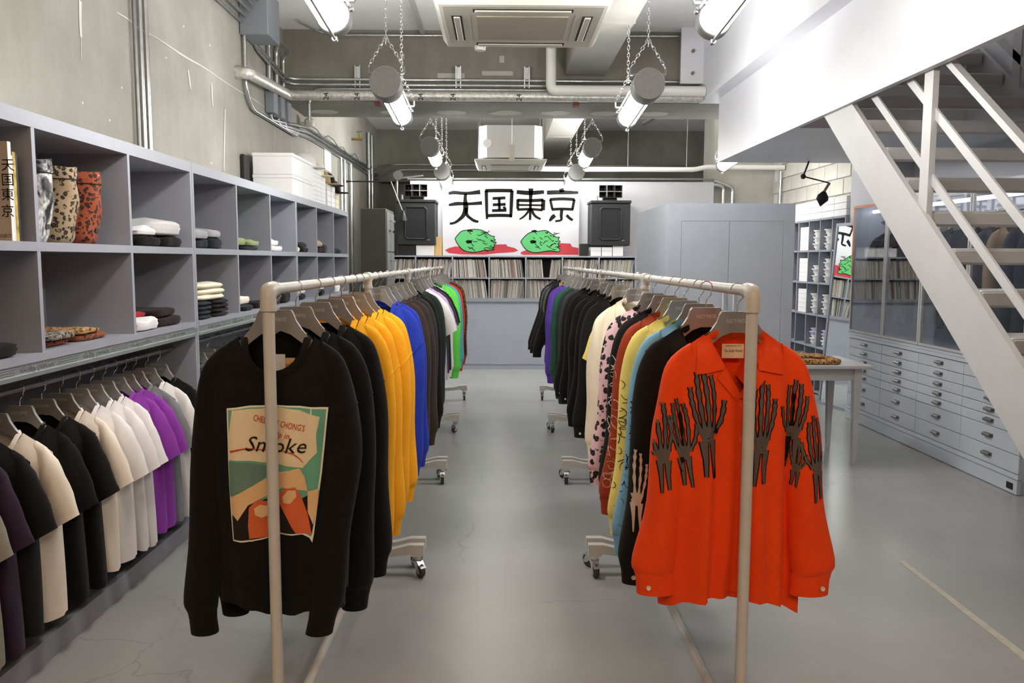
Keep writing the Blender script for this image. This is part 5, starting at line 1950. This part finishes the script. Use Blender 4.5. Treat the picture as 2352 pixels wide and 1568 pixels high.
v, f = ribbon([Z(*p) for p in ((130, 575), (250, 548), (450, 560), (650, 560), (760, 600), (840, 680))], [0.006, 0.004, 0.003, 0.003, 0.003, 0.001], 2)
pr = g.project(v, f, 0.0080)
link('print_swash', pr.mesh('print_swash'), M_PRED, front, False)
# neck label, hang tag and inside print
lb = B().box(-0.005, 0.048, 0.024, 0.026, -0.252, -0.215)
lab_ = link('neck_label', lb.mesh('neck_label'), M_PPEACH, front, False)
o = link('lettering', text_mesh('Smoke', 0.018, 0.9, shear=0.3), M_INK, lab_, False)
o.location = (0.024, 0.0232, -0.242)
tg_ = B().box(-0.012, 0.020, 0.018, 0.0195, -0.262, -0.203)
link('price_tag', tg_.mesh('price_tag'), M_CARD, front, False)
for s, z in (('GUILTY PARTIES', -0.270), ('NEW GORGEOUS INC', -0.282)):
    o = link('lettering', text_mesh(s, 0.011, 0.62), M_GREY, front, False)
    o.location = (0.012, 0.030, z)

# ---------------------------------------------------------------- right rack, near to far
org = hang(SH[0], 'shirt', 'orange long-sleeved shirt with dark skeleton hand prints, frontmost on the right rack', 'shirt', F_ORANGE, XR - 0.005, 2.475, group=GR, buttons=True, hlabel='grey hanger in the frontmost orange shirt')
oxr, oyr = XR - 0.005, 2.475


def rp(px, py, dy=-0.085):
    q = at(px, py, 'Y', oyr + dy)
    return (q.x - oxr, q.z - RZ)


for (wx, wy, tx, ty, fl) in ((1628, 1042, 1617, 852, -1), (1742, 1060, 1757, 878, 1), (1578, 1075, 1556, 922, -1), (1527, 1085, 1518, 925, 1), (1822, 1030, 1843, 880, 1), (1828, 1095, 1838, 1010, -1), (1880, 1110, 1876, 960, 1)):
    w_, t_ = rp(wx, wy), rp(tx, ty)
    dx, dz = t_[0] - w_[0], t_[1] - w_[1]
    sc_ = math.hypot(dx, dz)
    hand_print(SH[0], org, w_[0], w_[1], sc_, math.atan2(-dx, dz), fl, F_BONE, M_INK)
c = SH[0]
lb = B().box(-0.034, 0.034, 0.030, 0.032, -0.212, -0.168)
lo_ = link('neck_label', lb.mesh('neck_label'), M_PCREAM, org, False)
for s, size, z, sx in (('DISTRIBUTION WKS. TOKYO', 0.0062, -0.176, 0.62), ('The Guilty Parties', 0.0125, -0.193, 0.62)):
    o = link('lettering', text_mesh(s, size, sx, shear=0.2 if size > 0.01 else 0), M_INK, lo_, False)
    o.location = (0, 0.0292, z)
# chain pendant at the top button
RIGHT = [
    (SH[1], 'shirt', 'black long-sleeved shirt with pale skeleton hands behind the orange shirt', 'shirt', F_BLACK2, 2.68, 'hand'),
    (SH[2], 'shirt', 'sky blue shirt with dark line drawings', 'shirt', F_SKY, 2.92, 'dark'),
    (SH[1], 'shirt', 'lemon yellow shirt with dark line drawings', 'shirt', F_LEMON, 3.14, 'dark'),
    (SH[2], 'shirt', 'rust brown shirt with pale line drawings', 'shirt', F_RUST, 3.38, 'pale'),
    (SH[1], 'shirt', 'black shirt with pale line drawings next to the pink leopard one', 'shirt', F_BLACK2, 3.62, 'white'),
    (SH[2], 'shirt', 'pink and black leopard-print shirt', 'shirt', F_PINKLEO, 3.86, None),
    (JK[0], 'jacket', 'ivory cream jacket on the right rack', 'jacket', F_IVORY, 4.36, None),
    (TE[1], 'shirt', 'yellow short-sleeved top behind the cream jacket', 'shirt', F_LEMON, 4.60, None),
    (SH[1], 'shirt', 'black shirt just behind the yellow short-sleeved top', 'shirt', F_BLACK2, 4.88, None),
    (SH[2], 'shirt', 'black shirt, second behind the yellow top', 'shirt', F_BLACK, 5.20, None),
    (JK[0], 'jacket', 'black jacket before the third rack post on the right', 'jacket', F_BLACK2, 5.52, None),
    (SH[1], 'shirt', 'black shirt with its grey hanger arm showing', 'shirt', F_BLACK, 6.10, None),
    (SH[2], 'shirt', 'black shirt behind the one with the bare hanger arm', 'shirt', F_BLACK2, 6.36, None),
    (SW[2], 'sweatshirt', 'charcoal sweatshirt beside the bottle green one on the right rack', 'sweatshirt', F_CHAR, 6.60, None),
    (SW[1], 'sweatshirt', 'bottle green sweatshirt on the right rack', 'sweatshirt', F_DKGREEN, 6.85, None),
    (SWS[0], 'sweatshirt', 'forest green sweatshirt next to the purple ones', 'sweatshirt', F_GREEN, 7.12, None),
    (SWS[1], 'sweatshirt', 'purple sweatshirt nearer the green one', 'sweatshirt', F_PURPLE, 7.42, None),
    (SWS[0], 'sweatshirt', 'purple sweatshirt nearer the leather jackets', 'sweatshirt', F_PURPLE, 7.74, None),
    (JK[1], 'jacket', 'black jacket with leopard collar', 'jacket', F_BLACK2, 8.10, 'leo'),
    (JK[1], 'jacket', 'black leather jacket second from the far end', 'jacket', F_LEATHER, 8.45, None),
    (JK[1], 'jacket', 'black leather jacket at the far end of the right rack', 'jacket', F_LEATHER, 8.80, None),
]
TANLEO = leopard('tan_leopard', 'c9a56b', '2a1d12', '3b281a', 60)
for i, (g, nm, lab, cat, mat, y, pr) in enumerate(RIGHT):
    t = hang(g, nm, lab, cat, mat, XR + random.uniform(-0.006, 0.006) + {0: -0.045, 1: -0.012, 2: -0.02, 7: 0.05, 14: -0.02, 15: -0.03, 16: -0.045, 17: -0.05, 18: -0.04, 19: -0.05, 20: -0.06}.get(i, 0), y, rz=R(random.uniform(-3, 5)), group=GR, hlabel='grey hanger in the ' + lab, buttons=(g.kind == 'shirt'), collar_mat=TANLEO if pr == 'leo' else None)
    if pr == 'hand':
        hand_print(g, t, -0.245, -0.72, 0.20, 0.0, 1, F_BONELT, None)
        hand_print(g, t, -0.12, -0.62, 0.22, 0.0, -1, F_BONELT, None)
        hand_print(g, t, -0.27, -0.42, 0.17, 0.2, -1, F_BONELT, None)
    elif pr in ('dark', 'pale', 'white'):
        mm = {'dark': M_INK, 'pale': F_BONELT, 'white': M_CARD}[pr]
        line_print(g, t, -0.30, -0.06, -0.85, -0.38, 70, mm, i, 0.0032)

# ---------------------------------------------------------------- tees under the left shelf
TS = [
    ('olive grey tee, nearest under the shelf', F_OLIVE, 2.70), ('aubergine tee beside the olive grey one', F_AUB, 2.83), ('black tee between the aubergine and cream tees', F_BLACK2, 2.97),
    ('cream white tee between black tees', F_CREAM, 3.12), ('black tee just behind the cream tee', F_BLACK, 3.29), ('black tee just before the white tees', F_BLACK2, 3.45),
    ('white tee, nearest of the four white ones under the shelf', F_CREAM, 3.60), ('white tee, second of the four under the shelf', F_WHITE, 3.73), ('white tee, third of the four under the shelf', F_WHITE, 3.86), ('white tee beside the violet tees', F_WHITE, 3.98),
    ('violet tee beside the white tees', F_VIOLET, 4.10), ('violet tee beside the grey tee', F_VIOLET, 4.20), ('mid grey tee under the shelf', F_GREY, 4.32), ('white tee with a tiny black mark, behind the grey tee', F_WHITE, 4.45), ('black tee at the end of the near shelf bay', F_BLACK, 4.62),
    ('black tee first in the second shelf bay', F_BLACK, 5.02), ('white tee in the second shelf bay', F_WHITE, 5.2), ('black tee in the second shelf bay behind the white one', F_BLACK2, 5.4), ('grey tee in the second shelf bay', F_GREY, 5.62), ('dark tee furthest seen in the second shelf bay', F_CHAR, 5.85)]
for i, (lab, mat, y) in enumerate(TS):
    t = hang(TE[i % 4], 't_shirt', lab, 't-shirt', mat, -1.94 + random.uniform(-0.006, 0.006), y, 1.075, R(random.uniform(-2, 6)), 'tees under the left shelf', hlabel='dark grey hanger in the ' + lab)
    if 'tiny black mark' in lab:
        flat_print(TE[i % 4], t, [(0.19, -0.36), (0.205, -0.35), (0.20, -0.375)], M_INK, 0.003, 'mark')

# ---------------------------------------------------------------- jackets in the glass showcase
F_SUIT = [fabric('suit_%d' % i, c, var=0.08) for i, c in enumerate(('34353c', '3f4048', '2a2a2f', '4a4a50', '3b3035', '2d2e36'))]
F_TAN = fabric('tan_wool', 'a5876c', var=0.05)
SJ = Garment('jacket', 5, hem=-0.92, cuffz=-0.80, sw=0.18, depth=0.8)
ords = ['nearest', 'second', 'third', 'fourth', 'fifth', 'sixth', 'seventh', 'eighth', 'ninth', 'tenth', 'eleventh', 'twelfth', 'thirteenth']
for i in range(13):
    y = 5.72 + i * 0.195
    tan = i == 2
    hang(SJ, 'jacket', 'tan coat among dark jackets in the glass showcase' if tan else ords[i] + ' dark jacket from the near end of the glass showcase', 'jacket', F_TAN if tan else F_SUIT[i % 6], 3.83, y, 1.99, R(random.uniform(-3, 3)), 'jackets in the glass showcase', hlabel='hanger of the tan coat in the showcase' if tan else ords[i] + ' hanger from the near end of the glass showcase')

# ---------------------------------------------------------------- folded clothes


def folded(name, label, cat, x, y, z, lx, ly, lz, mat, seed=1, rz=0.0, layers=2, group=None, drop=0.0):
    """one folded garment: a soft slab with rounded edge and the layers of its folds"""
    rg = random.Random(seed)
    p1, p2, p3 = (rg.uniform(0, 6) for _ in range(3))
    rows = []
    NA, NB = 30, 12
    for i in range(NB + 1):
        ph = -math.pi / 2 + math.pi * i / NB
        zz = math.copysign(abs(math.sin(ph)) ** 0.75, math.sin(ph))
        rr = abs(math.cos(ph)) ** 0.20
        row = []
        for j in range(NA):
            a = 2 * math.pi * j / NA
            c, s = math.cos(a), math.sin(a)
            e = (abs(c) ** 8 + abs(s) ** 8) ** (-0.125)
            lay = 1 - 0.05 * abs(math.sin(zz * math.pi * layers / 2 + 0.4)) * (1 - abs(zz) ** 6)
            X = c * e * rr * lay * lx / 2
            Y = s * e * rr * lay * ly / 2
            top = 0.16 * math.sin(3.1 * X / lx * 3 + p1) * math.cos(2.4 * Y / ly * 3 + p2) + 0.10 * math.sin(9 * Y / ly + p3)
            Z = (zz * 0.5 + 0.5) * lz
            if zz > 0:
                Z += top * zz * lz * 0.9 - drop * zz * max(0, abs(Y) / ly * 2) ** 3 * lz
            row.append((X * (1 + 0.02 * math.sin(5 * a + p1)), Y * (1 + 0.02 * math.sin(4 * a + p2)), max(0.0, Z)))
        rows.append(row)
    b = B().grid(rows, closed=True)
    b.f.append(tuple(range(NA)))
    b.f.append(tuple(NB * NA + j for j in range(NA)))
    t = thing(name, label, cat, (x, y, z), rz, group)
    link('cloth', b.mesh(name, 'all'), mat, t, False)
    # the turned edge of the fold seen from the front
    eb = B().tube([(lx * 0.42 * k / 4, -ly * 0.485, lz * (0.52 + 0.05 * math.sin(k + p1))) for k in range(-4, 5)], 0.0025, 5)
    link('fold_edge', eb.mesh('fold_edge', True), mat, t, False)
    return t


F_NAVY = fabric('navy_jersey', '23262f', var=0.1)
F_HEATH = fabric('heather_grey', 'a8a8ad', var=0.12)
F_PALE = fabric('pale_grey_fleece', 'cfcdce', var=0.04)
F_SAGE = fabric('sage_green_cotton', '8c9a6c', var=0.08)
F_SAND = fabric('sand_cotton', 'c0a888', var=0.06)
F_DKBRN = fabric('chocolate_knit', '2a2020', var=0.1)
F_LEO1 = leopard('leopard_cloth', 'b98a54', '1c1511', '2c1f16', 55)
F_LEO2 = leopard('grey_leopard_cloth', '8d857a', '17140f', '29231d', 55)
T, C = 1.665, COUNTER + 0.001
FG = 'folded clothes on the left shelves'
SPEC = [
    # name, label, cat, y, x, z, lx, ly, lz, mat, layers
    ('folded_sweatshirt', 'black folded sweatshirt at the left under the pale grey one', 4.36, -1.97, T, .30, .26, .055, F_BLACK),
    ('folded_sweatshirt', 'black folded sweatshirt at the right under the pale grey one', 4.64, -1.97, T, .30, .28, .060, F_BLACK),
    ('folded_sweatshirt', 'small white folded top left of the pale grey sweatshirt', 4.33, -1.96, T + .056, .28, .20, .045, F_WHITE),
    ('folded_sweatshirt', 'puffy pale grey folded sweatshirt on top of its pile', 4.60, -1.97, T + .062, .30, .36, .085, F_PALE),
    ('folded_sweatshirt', 'dark folded top under the left heather grey one', 5.10, -1.98, T, .30, .25, .055, F_NAVY),
    ('folded_sweatshirt', 'heather grey folded top, left of two', 5.10, -1.98, T + .056, .30, .26, .06, F_HEATH),
    ('folded_sweatshirt', 'dark folded top under the right heather grey one', 5.38, -1.98, T, .30, .25, .07, F_NAVY),
    ('folded_sweatshirt', 'heather grey folded top, right of two', 5.37, -1.98, T + .071, .29, .26, .055, F_HEATH),
    ('folded_trousers', 'dark folded trousers under the sage green ones', 6.10, -1.98, T, .30, .50, .030, F_NAVY),
    ('folded_trousers', 'sage green folded trousers, right piece', 6.18, -1.98, T + .031, .30, .36, .045, F_SAGE),
    ('folded_trousers', 'sage green folded trousers, left piece', 5.88, -1.98, T + .031, .30, .22, .055, F_SAGE),
    ('folded_tee', 'white crumpled folded tee, lower of two in the top row', 6.82, -1.98, T, .30, .42, .045, F_WHITE),
    ('folded_tee', 'white crumpled folded tee, upper of two in the top row', 6.76, -1.98, T + .046, .28, .30, .05, F_WHITE),
    ('folded_tee', 'white folded tee beside the black folded jeans', 7.50, -1.98, T, .30, .20, .05, F_WHITE),
    ('folded_trousers', 'black folded jeans, lower of two in the top row', 7.78, -1.98, T, .30, .32, .045, F_BLACK2),
    ('folded_trousers', 'black folded jeans, upper of two in the top row', 7.77, -1.98, T + .046, .29, .28, .045, F_CHAR),
    ('folded_trousers', 'black folded trousers under the sand-coloured ones', 8.36, -1.97, T, .30, .26, .06, F_BLACK2),
    ('folded_trousers', 'sand-coloured folded trousers on the black ones', 8.36, -1.96, T + .061, .29, .22, .055, F_SAND),
    ('folded_trousers', 'dark grey folded trousers beside the sand-coloured ones', 8.66, -1.98, T, .30, .22, .09, F_CHAR),
    ('folded_trousers', 'dark navy folded trousers in the last top cubby, left of two', 9.17, -1.98, T, .30, .24, .06, F_NAVY),
    ('folded_trousers', 'dark navy folded trousers in the last top cubby, right of two', 9.44, -1.98, T, .30, .24, .05, F_NAVY),
    # counter row
    ('folded_tee', 'black folded tee at the left edge of the picture', 2.98, -1.96, C, .30, .30, .055, F_BLACK),
    ('folded_scarf', 'brown leopard folded cloth lying in the second cubby', 3.46, -2.00, C, .26, .26, .028, F_DKLEO),
    ('folded_scarf', 'grey leopard folded cloth at the front of the second cubby', 3.46, -1.93, C + .029, .20, .24, .028, F_LEO2),
    ('folded_scarf', 'rust leopard folded cloth at the right of the second cubby', 3.76, -1.98, C, .26, .28, .030, F_DKLEO),
    ('folded_scarf', 'tan leopard folded cloth on the rust one', 3.72, -1.96, C + .031, .22, .22, .026, F_LEO1),
    ('folded_tee', 'white folded tee beside the dark brown knit', 4.24, -1.93, C, .26, .24, .06, F_WHITE),
    ('folded_knit', 'chocolate brown folded knit, lower of two', 4.56, -1.97, C, .30, .36, .05, F_DKBRN),
    ('folded_knit', 'chocolate brown folded knit, upper of two', 4.54, -1.98, C + .051, .29, .34, .045, F_DKBRN),
    ('folded_tee', 'white folded tee with red on it, against the brown knit', 4.30, -1.99, C + .062, .22, .18, .03, fabric('red_knit', 'a3222e')),
    ('folded_tee', 'cream folded tee lying on the navy one in the fifth cubby', 5.98, -2.0, C + .04, .30, .30, .06, F_CREAM),
    ('folded_tee', 'navy folded tee in the fifth cubby', 5.92, -1.95, C, .30, .24, .04, F_NAVY),
    ('folded_tee', 'black folded tee at the right of the fifth cubby', 6.26, -1.96, C, .30, .26, .05, F_BLACK2),
    ('folded_tee', 'navy folded stack bottom in the sixth cubby', 6.70, -1.96, C, .30, .24, .08, F_NAVY),
    ('folded_tee', 'black folded stack top in the sixth cubby', 7.00, -1.96, C, .30, .26, .10, F_BLACK2),
    ('folded_tee', 'black folded tee under the white one in the seventh cubby', 7.56, -1.96, C, .30, .26, .05, F_BLACK2),
    ('folded_tee', 'white folded tee on the black one in the seventh cubby', 7.56, -1.96, C + .051, .29, .24, .05, F_WHITE),
    ('folded_tee', 'black folded tee under the white one in the eighth cubby', 8.40, -1.96, C, .30, .26, .06, F_BLACK2),
    ('folded_tee', 'white folded tee on the black one in the eighth cubby', 8.40, -1.96, C + .061, .29, .24, .05, F_WHITE),
    ('folded_tee', 'white folded tee in the last lower cubby', 9.2, -1.96, C, .30, .26, .10, F_WHITE)]
for i, (nm, lab, y, x, z, lx, ly, lz, mat) in enumerate(SPEC):
    folded(nm, lab, 'folded clothes', x, y, z, lx, ly, lz, mat, i + 1, R(random.uniform(-4, 4)), 3, FG, 0.25)
for k in range(4):
    w = ['lowest', 'second', 'third', 'top'][k]
    folded('folded_tee', w + ' navy folded tee of the neat pile in the fourth cubby', 'folded clothes', -1.955, 5.06, C + k * .027, .30, .24, .026, F_NAVY, 50 + k, 0, 1, FG)
    folded('folded_tee', w + ' black folded tee of the neat pile in the fourth cubby', 'folded clothes', -1.955, 5.36, C + k * .027, .30, .30, .026, F_BLACK2, 60 + k, 0, 1, FG)
for k in range(3):
    folded('folded_tee', ['lowest', 'middle', 'top'][k] + ' cream folded tee on the dark piles in the fourth cubby', 'folded clothes', -1.96, 5.22, C + .110 + k * .036, .30, .50, .035, F_IVORY, 70 + k, R(random.uniform(-2, 2)), 2, FG)

# ---------------------------------------------------------------- patterned bags
m_, nt, bs = nodes('snakeskin')
v_ = tex_coord(nt, (60, 60, 34))
vo = nt.nodes.new('ShaderNodeTexVoronoi')
vo.inputs['Scale'].default_value = 1.6
nt.links.new(v_, vo.inputs['Vector'])
c1 = ramp(nt, noise(nt, tex_coord(nt, (1, 1, 0.7)), 16, 3, 0.6, 1.0), [(0.44, lin('2a2a2b')), (0.50, lin('8f8f90')), (0.56, lin('ededea'))])
nt.links.new(mixc(nt, c1, ramp(nt, vo.outputs['Distance'], [(0.25, (1, 1, 1, 1)), (0.75, (0.28, 0.28, 0.29, 1))]), 0.7, 'MULTIPLY'), bs.inputs['Base Color'])
bs.inputs['Roughness'].default_value = 0.4
M_SNAKE = m_


def bag(label, x, y, mat, w, h, seed):
    t = thing('patterned_bag', label, 'bag', (x, y, T), R(8), 'patterned bags on the top shelf')
    rg = random.Random(seed)
    p = rg.uniform(0, 6)
    rows = []
    for i in range(13):
        v = i / 12
        hw = w / 2 * (0.80 + 0.22 * smooth01(v * 1.6)) * (0.9 if v == 0 else 1)
        d = 0.085 * (1 - 0.55 * v ** 1.5) * (0.8 if i == 0 else 1)
        row = []
        for j in range(32):
            a = 2 * math.pi * j / 32
            c, s = math.cos(a), math.sin(a)
            e = (abs(c) ** 4 + abs(s) ** 4) ** (-0.25)
            k = 1 + 0.025 * math.sin(13 * v + 3 * a + p)
            row.append((c * e * hw * k, s * e * d * k, h * v + (0.006 * math.sin(3 * a + p) if v > 0.9 else 0)))
        rows.append(row)
    b = B().grid(rows, closed=True)
    b.f.append(tuple(range(32)))
    b.f.append(tuple(12 * 32 + j for j in range(32)))
    link('bag_body', b.mesh('bag_body', 'all'), mat, t, False)
    zz = h * 0.84
    link('top_seam', B().tube([(q[0] * 1.006, q[1] * 1.006, zz) for q in rows[10]], 0.0025, 5, closed=True).mesh('top_seam'), M_BLACK, t, False)
    link('side_seam', B().tube([(rows[i][24][0], rows[i][24][1] - 0.001, rows[i][24][2]) for i in range(13)], 0.002, 5).mesh('side_seam'), M_BLACK, t, False)
    link('ring', B().tube([(w / 2 + 0.002, 0.012 * math.cos(a), h - 0.02 + 0.016 * math.sin(a)) for a in [k * math.pi / 5 for k in range(10)]], 0.003, 6, closed=True).mesh('ring', True), M_CHROME, t, False)
    lb_ = link('side_label', B().box(w / 2 * 0.80, w / 2 * 0.88, -0.02, 0.02, 0.055, 0.075).mesh('side_label'), M_BLACK, t, False)
    return t


bag('white and black snakeskin bag, leftmost of three', -1.98, 3.40, M_SNAKE, 0.28, 0.335, 1)
bag('grey-brown leopard bag, middle of three', -1.98, 3.60, leopard('bag_leopard', 'a58f72', '1f1a16', '2d231b', 46, mid='5a4632'), 0.28, 0.325, 2)
bag('rust leopard bag with a ring, rightmost of three', -1.98, 3.82, leopard('bag_rust', '96492a', '1d1310', '2a1610', 50, mid='5a2a18'), 0.27, 0.325, 3)

# ---------------------------------------------------------------- books in the first top cubby
M_TAN = plain('tan_cover', 'b9a48c', 0.6, var=0.03)


def book(label, x0, x1, y, th, h, mat, spine):
    t = thing('book', label, 'book', ((x0 + x1) / 2, y, T), group='books in the first top cubby')
    B().box(x0, x1 - 0.002, y + 0.002, y + th - 0.002, T + 0.003, T + h - 0.003).build('pages', M_CARD, t)
    B().box(x0, x1, y, y + 0.002, T, T + h).box(x0, x1, y + th - 0.002, y + th, T, T + h).build('cover', mat, t)
    B().box(x1 - 0.002, x1, y + 0.002, y + th - 0.002, T, T + h).build('spine', spine, t)
    return t


bk = book('large tan book with four black characters on its cover', -2.10, -1.812, 3.085, 0.022, 0.362, M_TAN, M_CARD)
for i, ch in enumerate('天国東京'):
    o = link('lettering', text_mesh(ch, 0.050, 1.0), M_INK, bk)
    q = at(18, (390, 424, 458, 496)[i], 'Y', 3.083)
    o.location = (q.x, 3.0835, q.z)
o = link('lettering', text_mesh('PROJECT', 0.017, 0.8, 'RIGHT'), M_INK, bk)
q = at(27, 545, 'Y', 3.083)
o.location = (q.x, 3.0835, q.z)
book('slim white book behind the tan book', -2.08, -1.818, 3.111, 0.012, 0.315, M_CARD, M_CARD)
book('yellow and grey patterned book', -2.08, -1.82, 3.128, 0.018, 0.33, plain('yellow_cover', 'b59c4a', 0.6, var=0.5, scale=25), plain('yellow_cover', 'b59c4a'))
book('thin black book at the cubby side', -2.08, -1.822, 3.150, 0.012, 0.325, M_BLACK, M_BLACK)

# ---------------------------------------------------------------- boxes and caps on top of the far shelf
ST = 2.159


def lidbox(label, y0, y1, z0, z1, x1=-1.85, x0=-2.20, mat=M_CARD, group='white boxes on top of the left shelf'):
    t = thing('white_box', label, 'box', ((x0 + x1) / 2, (y0 + y1) / 2, z0), group=group)
    B().box(x0, x1, y0, y1, z0, z1 - 0.03, 0.003).build('box_body', mat, t)
    B().box(x0 - 0.004, x1 + 0.004, y0 - 0.003, y1 + 0.003, z1 - 0.03, z1, 0.003).build('lid', mat, t)


lidbox('large white box on the top of the left shelf, upper of the pair', 7.40, 8.20, ST + 0.190, ST + 0.378)
lidbox('white box at the bottom front of the pair on the left shelf', 7.40, 7.80, ST, ST + 0.188)
lidbox('white box at the bottom rear of the pair on the left shelf', 7.81, 8.20, ST, ST + 0.188)
tag(B().box(-2.24, -2.215, 7.2, 7.36, ST, ST + 0.34).build('black_board', M_BLACK), 'black board standing against the wall left of the white boxes', 'board')
flat_me = B().box(-0.16, 0, -0.098, 0.098, 0, 0.042, 0.002).mesh('flat_box')
for c in range(3):
    for k in range(8 - (c == 2)):
        o = link('flat_box', flat_me, M_CARD)
        o.location = (-1.86, 8.33 + c * 0.2, ST + k * 0.0432)
        tag(o, '%s flat white carton in the %s column of cartons on the left shelf' % (ORD[k], ['front', 'middle', 'rear'][c]), 'box', '%s column of flat cartons' % ['front', 'middle', 'rear'][c])
M_CREAMB = plain('cream_card', 'e9dcbc', 0.6, var=0.03)
for c in range(3):
    for k in range(4 - (c == 2)):
        nm_ = '%s white carton of the far pile, %s column' if c < 2 else '%s cream carton of the far pile, %s column'
        tag(B().box(-2.05, -1.86, 8.90 + c * 0.22, 9.10 + c * 0.22, ST + k * 0.062, ST + k * 0.062 + 0.060, 0.002).build('carton', M_CREAMB if c == 2 else M_CARD), nm_ % (['lowest', 'second', 'third', 'top'][k], ['near', 'middle', 'far'][c]), 'box', 'cartons of the far pile')


def cap(label, x, y, z, mat, rz=0.0, tilt=0.0):
    t = thing('cap', label, 'cap', (x, y, z), rz, 'caps on top of the left shelf')
    t.rotation_euler = (tilt, 0, rz)
    t.scale = (1.25, 1.25, 1.25)
    link('crown', B().lathe([(0.09, 0), (0.092, 0.03), (0.085, 0.07), (0.06, 0.105), (0.02, 0.122), (0.0, 0.124)], n=20).mesh('crown', 'all'), mat, t, False)
    pts = [(0.09 * math.cos(a), 0.09 * math.sin(a)) for a in [R(d) for d in range(-60, 61, 15)]] + [(0.165 * math.cos(a * 0.62) - 0.0, 0.12 * math.sin(a * 0.72)) for a in [R(d) for d in range(60, -61, -15)]]
    link('brim', B().prism(pts, 'XY', 0.0, 0.006).mesh('brim'), mat, t, False)
    link('top_button', B().lathe([(0.008, 0.12), (0.009, 0.126), (0.0, 0.131)], n=8).mesh('top_button'), mat, t, False)


cap('white cap behind the large white boxes', -1.96, 8.33, ST + 0.347, F_WHITE, 0.3)
cap('cream cap on the flat cartons', -1.97, 8.73, ST + 0.304, F_IVORY, 0.2)
cap('tan cap on the far cartons', -1.96, 9.02, ST + 0.250, fabric('tan_felt', 'b79a73'), 0.2)
cap('black cap on the far cartons, nearer one', -1.95, 9.22, ST + 0.250, F_BLACK2, 0.1)
cap('black cap on the far cartons, farther one', -1.94, 9.46, ST + 0.190, F_BLACK, 0.0)

# ---------------------------------------------------------------- leopard clothes on the table
for i, (lab, x, y, z, lx, ly, lz, mat) in enumerate((('tan leopard folded trousers at the front of the grey table', 2.50, 6.42, TZ + 0.001, .36, .24, .045, F_LEO1), ('grey leopard folded trousers at the back of the grey table', 2.36, 6.72, TZ + 0.001, .40, .26, .05, F_LEO2), ('brown leopard folded cloth on top of the front pile', 2.42, 6.44, TZ + 0.047, .28, .2, .025, F_LEO1))):
    folded('folded_trousers', lab, 'folded clothes', x, y, z, lx, ly, lz, mat, 90 + i, 0, 3, 'leopard clothes on the table', 0.2)
